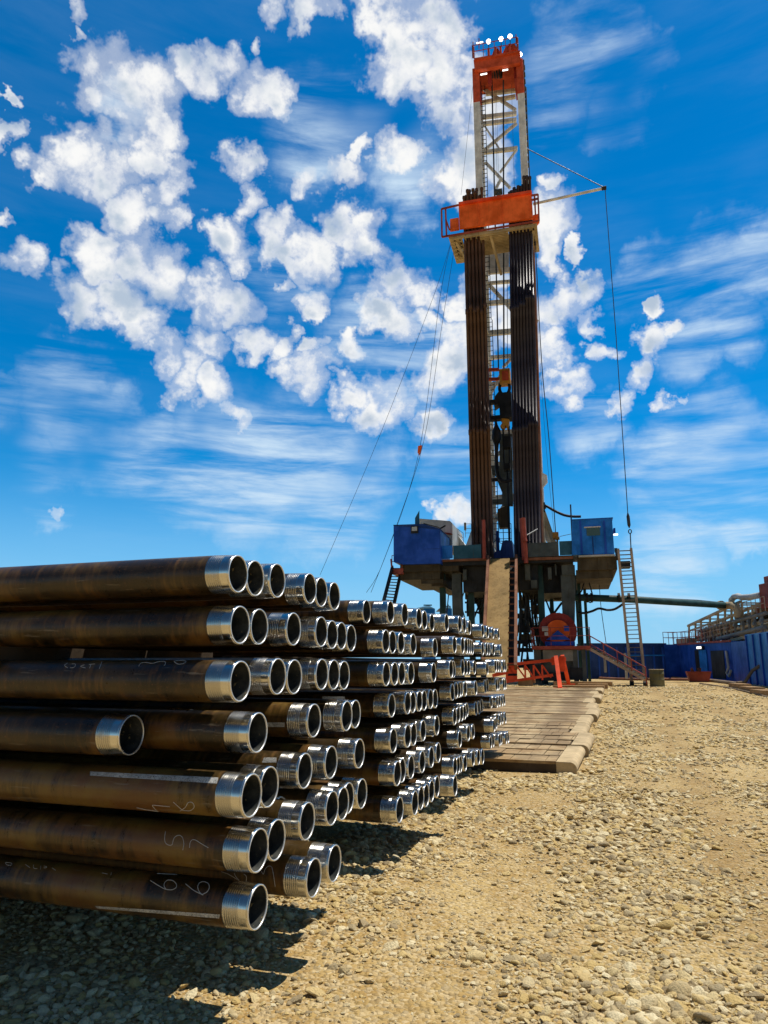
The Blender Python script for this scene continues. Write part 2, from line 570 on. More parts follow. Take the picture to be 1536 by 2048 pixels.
def chalk_mat():
    m, nt, b, w = material('chalk')
    c = coords(nt)
    nt.links.new(w.mix(w.noise(c, 90, 4), (0.22, 0.22, 0.21), (0.66, 0.66, 0.63)), b.inputs['Base Color'])
    b.inputs['Roughness'].default_value = 0.9
    return m


M['chalk'] = chalk_mat()
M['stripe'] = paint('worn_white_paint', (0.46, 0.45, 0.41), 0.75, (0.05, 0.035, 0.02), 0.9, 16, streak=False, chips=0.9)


def ground_mat():
    m, nt, b, w = material('dusty_gravel')
    c = coords(nt)
    big = w.noise(c, 0.22, 5, 0.6)
    mid = w.noise(c, 2.2, 6, 0.62)
    fine = w.noise(c, 26, 6, 0.65)
    vor = nd(nt, 'ShaderNodeTexVoronoi')
    vor.inputs['Scale'].default_value = 30.0
    nt.links.new(w.v('ADD', c, w.v('SCALE', w.noise(c, 20, 3, 0.6, 'Color'), scale=0.03)), vor.inputs['Vector'])
    vor2 = nd(nt, 'ShaderNodeTexVoronoi')
    vor2.inputs['Scale'].default_value = 14.0
    nt.links.new(c, vor2.inputs['Vector'])
    base = w.mix(w.ramp(big, 0.35, 0.65), (0.41, 0.262, 0.088), (0.54, 0.375, 0.145))
    base = w.mix(w.m('MULTIPLY', w.ramp(mid, 0.40, 0.66), 0.65), base, (0.36, 0.212, 0.064))
    sep = nd(nt, 'ShaderNodeSeparateColor')
    nt.links.new(vor.outputs['Color'], sep.inputs[0])
    base = w.mix(w.ramp(sep.outputs[0], 0.25, 0.9, 0.0, 0.55), base, (0.68, 0.54, 0.31))
    base = w.mix(w.ramp(sep.outputs[1], 0.72, 0.95, 0.0, 0.5), base, (0.30, 0.22, 0.11))
    base = w.mix(w.m('MULTIPLY', w.ramp(fine, 0.55, 0.75), 0.5), base, (0.20, 0.13, 0.055))
    # compacted wheel tracks running up to the rig
    sx = nd(nt, 'ShaderNodeSeparateXYZ')
    nt.links.new(c, sx.inputs[0])
    mm = w.m('SUBTRACT', w.m('MULTIPLY', sx.outputs[0], math.cos(TH)), w.m('MULTIPLY', sx.outputs[1], math.sin(TH)))
    mm = w.m('ADD', mm, w.m('MULTIPLY', w.m('SUBTRACT', w.noise(c, 0.35, 3, 0.5), 0.5), 1.6))
    trk = None
    for m0 in (0.9, 2.9, 5.6):
        q = w.ramp(w.m('ABSOLUTE', w.m('SUBTRACT', mm, m0)), 0.55, 0.15)
        trk = q if trk is None else w.m('MAXIMUM', trk, q)
    base = w.mix(w.m('MULTIPLY', trk, w.ramp(mid, 0.3, 0.6, 0.15, 0.6)), base, (0.34, 0.215, 0.082))
    nt.links.new(base, b.inputs['Base Color'])
    b.inputs['Roughness'].default_value = 0.95
    b.inputs['Specular IOR Level'].default_value = 0.15
    h = w.m('ADD', w.m('MULTIPLY', vor.outputs['Distance'], -0.8), w.m('MULTIPLY', vor2.outputs['Distance'], -0.7))
    h = w.m('ADD', h, w.m('MULTIPLY', fine, 0.5))
    bump(nt, b, h, 0.035, 0.9)
    return m


def stone_mat():
    m, nt, b, w = material('gravel_stone')
    c = coords(nt)
    info = nd(nt, 'ShaderNodeObjectInfo')
    r = info.outputs['Random']
    cr = nd(nt, 'ShaderNodeValToRGB')
    cr.color_ramp.interpolation = 'CONSTANT'
    cols = [(0.74, 0.58, 0.29), (0.68, 0.50, 0.22), (0.80, 0.66, 0.38), (0.54, 0.42, 0.22), (0.72, 0.53, 0.22), (0.42, 0.335, 0.19),
            (0.84, 0.71, 0.43), (0.61, 0.43, 0.16), (0.36, 0.28, 0.16), (0.70, 0.56, 0.31)]
    for i, q in enumerate(cols):
        e = cr.color_ramp.elements[i] if i < 2 else cr.color_ramp.elements.new(i / len(cols))
        e.position = i / len(cols)
        e.color = (*q, 1)
    nt.links.new(r, cr.inputs[0])
    n = w.noise(c, 2.5, 6, 0.65)
    base = w.mix(w.ramp(n, 0.3, 0.75), cr.outputs[0], w.mix(0.45, cr.outputs[0], (0.50, 0.34, 0.14)))
    nt.links.new(base, b.inputs['Base Color'])
    b.inputs['Roughness'].default_value = 0.9
    b.inputs['Specular IOR Level'].default_value = 0.2
    bump(nt, b, w.noise(c, 7, 6, 0.65), 0.12, 0.5)
    return m


def mat_wood():
    m, nt, b, w = material('dusty_mat_timber')
    c = coords(nt)
    mp = nd(nt, 'ShaderNodeMapping')
    mp.inputs['Scale'].default_value = (1.2, 14.0, 14.0)
    nt.links.new(c, mp.inputs['Vector'])
    g = w.noise(mp.outputs[0], 1.6, 6, 0.65)
    d = w.noise(c, 1.1, 6, 0.62)
    base = w.mix(w.ramp(g, 0.3, 0.7), (0.22, 0.125, 0.045), (0.37, 0.235, 0.095))
    base = w.mix(w.ramp(d, 0.42, 0.66), base, (0.48, 0.345, 0.17))
    base = w.mix(w.m('MULTIPLY', w.ramp(w.noise(c, 0.8, 6, 0.65), 0.50, 0.62), 0.55), base, (0.15, 0.092, 0.038))
    nt.links.new(base, b.inputs['Base Color'])
    b.inputs['Roughness'].default_value = 0.85
    bump(nt, b, g, 0.012, 0.6)
    return m


M['ground'] = ground_mat()
M['stone'] = stone_mat()
M['mat'] = mat_wood()

# ------------------------------------------------------------------ the ground
def ghgt(x, y):
    return gz(y) + 0.012 * (math.sin(0.9 * x + 0.4 * y) + math.sin(1.7 * y - 0.8 * x + 1.3)) * (1 if y < 30 else 0.4)


def build_ground():
    xs = np.unique(np.concatenate([np.linspace(-12, 30, 64), np.linspace(-80, 120, 41), np.array([-3000, -900, -300, 300, 900, 3000])]))
    ys = np.unique(np.concatenate([np.linspace(-6, 20, 60), np.linspace(20, 110, 46), np.array([-600, -150, -40, 200, 500, 1200, 3500])]))
    nx, ny = len(xs), len(ys)
    v = [(x, y, ghgt(x, y)) for y in ys for x in xs]
    f = [(j * nx + i, j * nx + i + 1, (j + 1) * nx + i + 1, (j + 1) * nx + i) for j in range(ny - 1) for i in range(nx - 1)]
    me = bpy.data.meshes.new('ground')
    me.from_pydata(v, [], f)
    me.polygons.foreach_set('use_smooth', [True] * len(f))
    me.materials.append(M['ground'])
    o = bpy.data.objects.new('ground', me)
    COL.objects.link(o)
    tag(o, 'dusty tan gravel pad of the drilling site', 'ground', kind='structure')


build_ground()


def build_gravel():
    """loose stones: a handful of rock shapes scattered on the pad (nobody could count them)"""
    src = bpy.data.collections.new('gravel_shapes')
    for i in range(9):
        b = bmesh.new()
        bmesh.ops.create_icosphere(b, subdivisions=2, radius=0.5)
        r = np.random.default_rng(100 + i)
        planes = [(Vector(r.normal(size=3)).normalized(), r.uniform(0.22, 0.40)) for _ in range(10 if i < 7 else 6)]
        sc = (1.0, r.uniform(0.6, 0.95), r.uniform(0.38, 0.62))
        for q in b.verts:
            p = q.co.copy()
            for n, d in planes:
                e = p.dot(n) - d
                if e > 0: p -= n * e * 1.0
            p *= 1.35
            q.co = Vector((p.x * sc[0], p.y * sc[1], p.z * sc[2])) * (1 + r.normal() * 0.012)
        me = bpy.data.meshes.new('gravel_shape')
        b.to_mesh(me)
        b.free()
        me.polygons.foreach_set('use_smooth', [i >= 7] * len(me.polygons))
        me.materials.append(M['stone'])
        src.objects.link(bpy.data.objects.new('gravel_shape', me))
    # patchiness of the cover
    gx = rng.normal(size=(64, 64))

    def patch(x, y, cell):
        u, v = x / cell + 20, y / cell + 20
        i, j = np.floor(u).astype(int) % 63, np.floor(v).astype(int) % 63
        a, c = u - np.floor(u), v - np.floor(v)
        a, c = a * a * (3 - 2 * a), c * c * (3 - 2 * c)
        return (gx[i, j] * (1 - a) * (1 - c) + gx[i + 1, j] * a * (1 - c) + gx[i, j + 1] * (1 - a) * c + gx[i + 1, j + 1] * a * c)
    P, SC = [], []
    for y0, y1, dens, med in ((2.6, 5.0, 2100, 0.024), (5.0, 8.0, 1500, 0.027), (8.0, 13.0, 700, 0.034), (13.0, 22.0, 230, 0.046), (22.0, 46.0, 45, 0.066)):
        w0 = 0.62 * y1 + 1.5
        n = int(dens * (y1 - y0) * 2 * w0)
        y = rng.uniform(y0, y1, n)
        x = rng.uniform(-w0, w0, n)
        keep = np.abs(x) < 0.60 * y + 1.3
        f = patch(x, y, 1.1) * 0.65 + patch(x + 7, y - 3, 0.4) * 0.45
        mm = x * math.cos(TH) - y * math.sin(TH)
        f = f - 0.9 * np.exp(-((mm + 1.55) / 0.45) ** 2) * (y < 7) + 0.5 * np.exp(-((mm + 0.2) / 0.6) ** 2) - 0.55 * np.exp(-((mm - 0.95) / 0.35) ** 2) - 0.5 * np.exp(-((mm - 2.9) / 0.4) ** 2)
        keep &= rng.uniform(0, 1, n) < np.clip(0.52 + 0.42 * f, 0.10, 1)
        x, y, f = x[keep], y[keep], f[keep]
        s = np.clip(np.exp(rng.normal(math.log(med), 0.50, len(x))) * (1 + 0.28 * np.clip(f, -1, 1.3)), 0.008, 0.125)
        P.append(np.stack([x, y, s], 1))
        SC.append(s)
    P = np.concatenate(P)
    s = P[:, 2].copy()
    z = np.array([ghgt(a, b) for a, b in P[:, :2]])
    P[:, 2] = z + s * 0.10
    n = len(P)
    print('stones', n)
    me = bpy.data.meshes.new('gravel')
    me.vertices.add(n)
    me.vertices.foreach_set('co', P.ravel())
    rot = np.stack([rng.normal(0, 0.28, n), rng.normal(0, 0.28, n), rng.uniform(0, 6.283, n)], 1)
    a = me.attributes.new('turn', 'FLOAT_VECTOR', 'POINT')
    a.data.foreach_set('vector', rot.ravel())
    a = me.attributes.new('size', 'FLOAT', 'POINT')
    a.data.foreach_set('value', s)
    o = bpy.data.objects.new('gravel', me)
    COL.objects.link(o)
    tag(o, 'loose tan and grey stones scattered over the pad', 'gravel', kind='stuff')
    ng = bpy.data.node_groups.new('scatter_stones', 'GeometryNodeTree')
    ng.interface.new_socket('Geometry', in_out='INPUT', socket_type='NodeSocketGeometry')
    ng.interface.new_socket('Geometry', in_out='OUTPUT', socket_type='NodeSocketGeometry')
    gi, go = ng.nodes.new('NodeGroupInput'), ng.nodes.new('NodeGroupOutput')
    ci = ng.nodes.new('GeometryNodeCollectionInfo')
    ci.inputs['Collection'].default_value = src
    ci.inputs['Separate Children'].default_value = True
    ci.inputs['Reset Children'].default_value = True
    ip = ng.nodes.new('GeometryNodeInstanceOnPoints')
    ip.inputs['Pick Instance'].default_value = True
    m2p = ng.nodes.new('GeometryNodeMeshToPoints')
    at = ng.nodes.new('GeometryNodeInputNamedAttribute')
    at.data_type = 'FLOAT_VECTOR'
    at.inputs['Name'].default_value = 'turn'
    az = ng.nodes.new('GeometryNodeInputNamedAttribute')
    az.data_type = 'FLOAT'
    az.inputs['Name'].default_value = 'size'
    L = ng.links.new
    L(gi.outputs[0], m2p.inputs[0])
    L(m2p.outputs[0], ip.inputs['Points'])
    L(ci.outputs[0], ip.inputs['Instance'])
    L(at.outputs[0], ip.inputs['Rotation'])
    L(az.outputs[0], ip.inputs['Scale'])
    L(ip.outputs[0], go.inputs[0])
    md = o.modifiers.new('scatter', 'NODES')
    md.node_group = ng


build_gravel()

# ------------------------------------------------------------------ the stacked casing pipes
# per layer from the top: (how far the mouth sticks out, place along the row, height relative to the lens)
PIPES = {
    1: [(-2.295, 3.879, 0.545), (-2.312, 4.127, 0.545), (-2.279, 4.374, 0.555), (-2.305, 4.962, 0.558), (-2.32, 5.209, 0.554), (-2.337, 5.52, 0.549), (-2.525, 6.804, 0.509), (-2.352, 7.051, 0.517), (-2.288, 7.342, 0.511), (-2.357, 8.124, 0.516), (-2.397, 8.505, 0.516), (-2.454, 9.057, 0.514), (-2.319, 9.305, 0.524), (-2.362, 10.262, 0.558), (-2.349, 10.509, 0.554), (-2.443, 11.288, 0.554), (-2.462, 12.469, 0.552), (-2.518, 13.208, 0.561), (-2.555, 13.948, 0.574), (-2.581, 14.687, 0.575)],
    2: [(-2.289, 3.919, 0.231), (-2.325, 4.229, 0.236), (-2.294, 4.676, 0.239), (-2.298, 5.176, 0.24), (-2.355, 5.526, 0.231), (-2.375, 5.777, 0.23), (-2.383, 6.025, 0.219), (-2.357, 6.915, 0.216), (-2.367, 7.162, 0.213), (-2.405, 7.575, 0.219), (-2.368, 7.916, 0.212), (-2.358, 8.836, 0.192), (-2.308, 9.684, 0.245), (-2.282, 10.066, 0.245), (-2.285, 10.313, 0.243), (-2.307, 10.561, 0.243), (-2.333, 10.808, 0.242), (-2.356, 11.056, 0.238), (-2.543, 12.826, 0.249), (-2.52, 13.074, 0.25), (-2.525, 13.321, 0.252), (-2.482, 13.569, 0.255), (-2.387, 13.816, 0.234)],
    3: [(-2.179, 3.761, -0.104), (-2.224, 4.318, -0.086), (-2.224, 4.565, -0.093), (-2.27, 5.137, -0.085), (-2.275, 5.385, -0.091), (-2.287, 5.632, -0.1), (-2.334, 6.86, -0.108), (-2.327, 7.107, -0.108), (-2.33, 7.355, -0.108), (-2.302, 7.602, -0.108), (-2.323, 8.626, -0.113), (-2.257, 9.254, -0.077), (-2.377, 9.881, -0.085), (-2.364, 10.4, -0.064), (-2.434, 10.92, -0.067), (-2.504, 11.439, -0.07), (-2.521, 11.959, -0.073), (-2.446, 12.679, -0.095), (-2.342, 12.926, -0.052), (-2.343, 13.174, -0.053), (-2.349, 13.421, -0.054), (-2.328, 13.669, -0.055), (-2.333, 13.916, -0.056)],
    4: [(-2.888, 3.725, -0.424), (-2.169, 3.973, -0.41), (-2.815, 4.22, -0.419), (-2.209, 4.874, -0.406), (-2.218, 5.528, -0.418), (-2.278, 5.878, -0.427), (-2.365, 7.123, -0.425), (-2.379, 7.721, -0.433), (-2.394, 7.968, -0.436), (-2.39, 8.216, -0.434), (-2.401, 8.463, -0.438), (-2.389, 8.711, -0.433), (-2.397, 8.958, -0.439), (-2.472, 10.185, -0.407), (-2.475, 10.432, -0.392), (-2.489, 10.68, -0.39), (-2.517, 10.927, -0.39), (-2.508, 11.175, -0.392), (-2.447, 11.671, -0.396), (-2.509, 12.777, -0.401), (-2.517, 13.025, -0.391), (-2.397, 13.272, -0.39), (-2.407, 13.52, -0.39), (-2.352, 13.767, -0.39), (-2.36, 14.015, -0.39)],
    5: [(-2.09, 3.781, -0.732), (-2.12, 4.048, -0.728), (-2.192, 4.701, -0.727), (-2.181, 5.133, -0.724), (-2.193, 5.754, -0.731), (-2.309, 7.002, -0.754), (-2.29, 7.426, -0.749), (-2.3, 7.673, -0.755), (-2.355, 8.24, -0.764), (-2.311, 8.692, -0.741), (-2.433, 8.94, -0.783), (-2.482, 10.333, -0.754), (-2.554, 10.861, -0.764), (-2.556, 11.109, -0.76), (-2.566, 11.356, -0.754), (-2.697, 12.103, -0.77), (-2.646, 12.597, -0.773), (-2.642, 12.845, -0.77), (-2.717, 13.458, -0.77), (-2.641, 13.997, -0.74), (-2.572, 14.245, -0.74), (-2.571, 14.492, -0.74), (-2.561, 14.74, -0.74), (-2.557, 14.987, -0.74)],
    6: [(-2.098, 3.899, -1.047), (-2.123, 4.168, -1.051), (-2.096, 4.55, -1.016), (-2.425, 4.797, -1.042), (-2.134, 5.053, -1.028), (-2.15, 5.3, -1.04), (-2.212, 5.568, -1.049), (-2.192, 5.816, -1.054), (-2.27, 7.009, -1.063), (-2.319, 7.319, -1.079), (-2.298, 7.566, -1.077), (-2.295, 7.98, -1.074), (-2.308, 8.414, -1.076), (-2.302, 8.708, -1.058), (-2.39, 10.231, -1.05), (-2.464, 11.121, -1.05), (-2.524, 11.749, -1.08), (-2.405, 12.952, -1.078), (-2.471, 13.52, -1.08), (-2.554, 14.395, -1.077), (-2.551, 14.642, -1.08), (-2.53, 14.89, -1.082)],
    7: [(-2.122, 3.959, -1.363), (-2.058, 4.586, -1.365), (-2.03, 4.861, -1.342), (-2.37, 5.109, -1.384), (-2.228, 6.945, -1.385), (-2.211, 7.404, -1.4), (-2.223, 7.666, -1.396), (-2.235, 7.914, -1.412), (-2.243, 8.163, -1.406), (-2.245, 8.41, -1.395), (-2.091, 8.658, -1.416), (-2.408, 9.995, -1.385), (-2.425, 10.242, -1.405), (-2.449, 10.49, -1.421), (-2.436, 10.737, -1.432), (-2.382, 11.035, -1.4), (-2.35, 11.282, -1.41), (-2.335, 11.53, -1.431), (-2.534, 13.279, -1.391), (-2.537, 13.527, -1.4), (-2.467, 13.774, -1.404), (-2.477, 14.022, -1.41), (-2.425, 14.269, -1.412), (-2.426, 14.517, -1.424)],
}

PR, PRI, PLEN = 0.12225, 0.1085, 11.6
ORD = ['first', 'second', 'third', 'fourth', 'fifth', 'sixth', 'seventh', 'eighth', 'ninth', 'tenth', 'eleventh', 'twelfth',
       'thirteenth', 'fourteenth', 'fifteenth', 'sixteenth', 'seventeenth', 'eighteenth', 'nineteenth', 'twentieth', 'twenty-first',
       'twenty-second', 'twenty-third', 'twenty-fourth', 'twenty-fifth', 'twenty-sixth', 'twenty-seventh']
LAYER = ['top layer', 'second layer from top', 'third layer from top', 'middle layer', 'third layer from bottom',
         'second layer from bottom', 'bottom layer']


def pipe_meshes():
    x0 = 0.165
    b = MB()
    b.lathe_x([(x0, PR), (0.6, PR), (3.0, PR), (7.0, PR), (PLEN, PR), (PLEN, PRI)], 72)
    nb = len(b.f)
    b.lathe_x([(PLEN, PRI), (6.0, PRI), (2.0, PRI), (0.5, PRI), (0.008, PRI)], 72)
    body = b.mesh('casing_pipe', [M['pipe'], M['bore']])
    body.polygons.foreach_set('material_index', [0] * nb + [1] * (len(b.f) - nb))
    p = MB()
    prof = [(x0 + 0.0005, PR - 0.003), (x0, PR + 0.0006)]
    x = x0 - 0.003
    pitch = 0.0092
    while x > 0.018:
        t = x / x0
        r = 0.1180 + (PR + 0.0004 - 0.1180) * t
        coarse = t > 0.42
        pitch = 0.0140 if coarse else 0.0075
        amp = 0.0022 if coarse else 0.0005
        prof += [(x, r), (x - pitch * 0.45, r), (x - pitch * 0.58, r - amp), (x - pitch * 0.86, r - amp)]
        x -= pitch
    prof += [(0.013, 0.1176), (0.0025, 0.1172)]
    p.lathe_x(prof, 72)
    n1 = len(p.f)
    p.lathe_x([(0.0025, 0.1172), (0.0, 0.1160), (0.0, 0.1102), (0.003, PRI), (0.008, PRI)], 72)
    pin = p.mesh('threaded_end', [M['pin'], M['rim']])
    pin.polygons.foreach_set('material_index', [0] * n1 + [1] * (len(p.f) - n1))
    return body, pin


PIPE_ME, PIN_ME = pipe_meshes()
TAIL_ROT = math.atan2(-M_AX.y, -M_AX.x)
SPECIAL = {
    (7, 0): 'casing pipe chalked with two loops like sixes, nearest in the bottom layer',
    (6, 0): 'casing pipe chalked with a five and a seven, nearest in the second lowest layer',
    (5, 0): 'casing pipe with a long white paint stripe and chalk scrawl near its threaded end',
    (3, 0): 'casing pipe with wavy chalk marks, nearest in the third layer from top',
    (1, 0): 'brown casing pipe lit along its whole upper side, nearest in the top layer',
    (4, 0): 'casing pipe set furthest back at the left, in the middle layer',
}
PIPE_OBJ = {}


def build_pipes():
    for k in range(1, 8):
        for i, (m, s, h) in enumerate(PIPES[k]):
            o = bpy.data.objects.new('casing_pipe', PIPE_ME)
            COL.objects.link(o)
            p = M_AX * m + S_AX * s
            o.location = (p.x, p.y, ZC + h)
            o.rotation_euler = (rng.uniform(0, 6.28), 0, TAIL_ROT + rng.normal(0, 0.0012))
            lab = SPECIAL.get((k, i)) or 'casing pipe with bright end, %s from camera in the %s' % (ORD[i], LAYER[k - 1])
            tag(o, lab, 'pipe', 'casing pipes stacked in seven layers')
            c = bpy.data.objects.new('threaded_end', PIN_ME)
            COL.objects.link(c)
            c.parent = o
            PIPE_OBJ[k, i] = o


build_pipes()
bpy.context.view_layer.update()


def on_pipe(o, x, y, lift=0.0012):
    """where the line of sight through a picked spot meets the pipe, in the pipe's own frame"""
    inv = o.matrix_world.inverted()
    a = inv @ CAM
    d = (inv.to_3x3() @ ray(x, y)).normalized()
    r = PR + lift
    A = d.y ** 2 + d.z ** 2
    B = 2 * (a.y * d.y + a.z * d.z)
    Cc = a.y ** 2 + a.z ** 2 - r * r
    q = B * B - 4 * A * Cc
    if q < 0: q = 0
    t = (-B - math.sqrt(q)) / (2 * A)
    return a + d * t


def mark(key, strokes, ox, oy, sc, r=0.0021):
    o = PIPE_OBJ[key]
    mb = MB()
    for st in strokes:
        q = [(ox + a / sc, oy + b / sc) for a, b in st]
        fine = []
        for (a, b), (c, d) in zip(q, q[1:]):
            n = max(1, int(math.hypot(c - a, d - b) / 2.5))
            fine += [(a + (c - a) * j / n, b + (d - b) * j / n) for j in range(n)]
        fine.append(q[-1])
        # soften the corners
        for _ in range(2):
            fine = [fine[0]] + [((fine[j - 1][0] + 2 * fine[j][0] + fine[j + 1][0]) / 4, (fine[j - 1][1] + 2 * fine[j][1] + fine[j + 1][1]) / 4)
                                for j in range(1, len(fine) - 1)] + [fine[-1]]
        mb.tube([on_pipe(o, a, b, 0.0004) for a, b in fine], r, 5)
    me = mb.mesh('chalk_or_glint_mark', M['chalk'])
    c = bpy.data.objects.new('chalk_or_glint_mark', me)
    COL.objects.link(c)
    c.parent = o


def stripe(key, tl, tr, br, bl, mat='stripe'):
    o = PIPE_OBJ[key]
    mb = MB()
    n, k = 24, 4
    for i in range(n + 1):
        for j in range(k + 1):
            u, v = i / n, j / k
            x = (tl[0] * (1 - u) + tr[0] * u) * (1 - v) + (bl[0] * (1 - u) + br[0] * u) * v
            y = (tl[1] * (1 - u) + tr[1] * u) * (1 - v) + (bl[1] * (1 - u) + br[1] * u) * v
            mb.v.append(on_pipe(o, x, y, 0.0008))
    for i in range(n):
        for j in range(k):
            a = i * (k + 1) + j
            mb.f.append((a, a + 1, a + k + 2, a + k + 1))
            mb.sm.append(True)
    me = mb.mesh('paint_stripe', M[mat], recalc=False)
    c = bpy.data.objects.new('paint_stripe', me)
    COL.objects.link(c)
    c.parent = o


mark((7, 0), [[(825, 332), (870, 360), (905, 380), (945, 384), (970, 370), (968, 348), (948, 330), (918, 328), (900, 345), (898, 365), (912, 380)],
              [(1018, 350), (1060, 385), (1115, 412)],
              [(1110, 410), (1090, 392), (1083, 362), (1095, 342), (1120, 336), (1145, 348), (1150, 370), (1138, 395), (1110, 408)],
              [(862, 293), (972, 299)]], 0, 1640, 2.743)  # the last stroke is a sun glint drawn as a pale bar
mark((6, 0), [[(908, 62), (903, 95), (905, 125), (925, 140), (945, 140), (950, 110), (960, 90), (985, 80), (1002, 95), (1010, 130), (1003, 165)],
              [(1040, 152), (1042, 120), (1055, 105), (1075, 110), (1105, 130), (1143, 152)]], 0, 1640, 2.743, 0.0017)
mark((7, 1), [[(300, 465), (310, 495), (345, 530)], [(185, 452), (240, 470), (340, 530)], [(385, 475), (410, 490), (405, 540)],
              [(540, 450), (555, 485), (570, 430), (600, 400), (630, 405), (645, 480), (660, 585)]], 400, 1640, 4.389, 0.0017)
mark((5, 0), [[(600, 297), (640, 306), (695, 313)], [(690, 315), (665, 285), (745, 293)],
              [(760, 272), (800, 308), (835, 312), (855, 295), (845, 272), (825, 272), (815, 295), (790, 312)]], 0, 1480, 2.194, 0.0017)
mark((3, 0), [[(820, 745), (828, 727), (860, 722), (900, 730), (945, 716), (976, 716), (984, 726), (970, 742)],
              [(1030, 720), (1050, 735), (1085, 731), (1105, 716), (1080, 711), (1040, 712), (1028, 718)],
              [(400, 727), (375, 740), (400, 755)], [(425, 732), (450, 730), (440, 755), (415, 755)], [(500, 737), (470, 746), (505, 756)],
              [(525, 736), (560, 732)], [(537, 735), (530, 758)], [(602, 719), (587, 760)]], 0, 1080, 2.954, 0.0016)
mark((7, 0), [[(30, 232), (68, 236), (66, 250), (32, 246), (30, 232)], [(140, 244), (165, 262)], [(185, 244), (182, 266), (205, 266)], [(225, 250), (222, 270)],
              [(240, 252), (262, 256), (258, 264), (240, 262)], [(285, 262), (305, 276)], [(560, 290), (590, 296)], [(612, 286), (608, 302)]], 0, 1640, 2.743, 0.0012)
stripe((5, 0), (180, 1543), (437, 1555), (434, 1567), (180, 1551))
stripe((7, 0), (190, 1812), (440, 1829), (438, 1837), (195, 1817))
stripe((4, 3), (520, 1445), (569, 1445), (569, 1454), (520, 1454))
stripe((5, 2), (528, 1515), (553, 1515), (553, 1525), (524, 1525))
stripe((4, 4), (645, 1393), (689, 1393), (690, 1398), (645, 1398))


def rack_timbers():
    """battens between the layers and the sleepers under the lowest one"""
    hl = [.545, .225, -.103, -.42, -.735, -1.045, -1.372]
    spans = ((3.55, 6.32), (6.68, 9.02), (9.12, 12.2), (12.32, 15.1))
    where = ('front bay of the stack', 'second bay of the stack', 'third bay of the stack', 'rear bay of the stack')
    for g, (s0, s1) in enumerate(spans):
        for k in range(6):
            up = ZC + hl[k] - PR - (0.03 if g else 0) + 0.004
            dn = ZC + hl[k + 1] + PR - (0.03 if g else 0) - 0.004
            if up - dn < 0.03: up = dn + 0.05
            mb = MB()
            mo = -5.3 + rng.uniform(-0.06, 0.06)
            if k == 1: mo = -4.05
            c = M_AX * mo + S_AX * ((s0 + s1) / 2)
            mb.obox((c.x, c.y, (up + dn) / 2), M_AX, S_AX, Vector((0, 0, 1)), 0.055, (s1 - s0) / 2, (up - dn) / 2)
            tag(mb.build('timber_batten', M['shaded_timber']), 'timber batten under the %s, in the %s' % (LAYER[k], where[g]), 'batten', 'battens between the pipe layers')
        for mo, lab in ((-5.6, 'timber sleeper block carrying the pipes nearer their mouths, %s'), (-11.2, 'timber sleeper block carrying the far ends of the pipes, %s')):
            mb = MB()
            top = ZC + hl[6] - PR - (0.035 if g else 0)
            c = M_AX * mo + S_AX * ((s0 + s1) / 2)
            mb.obox((c.x, c.y, top / 2 - 0.03), M_AX, S_AX, Vector((0, 0, 1)), 0.16, (s1 - s0) / 2, top / 2 + 0.03)
            tag(mb.build('timber_sleeper', M['shaded_timber'], bevel=0.01), lab % where[g], 'sleeper', 'sleepers under the pipe stack')


rack_timbers()


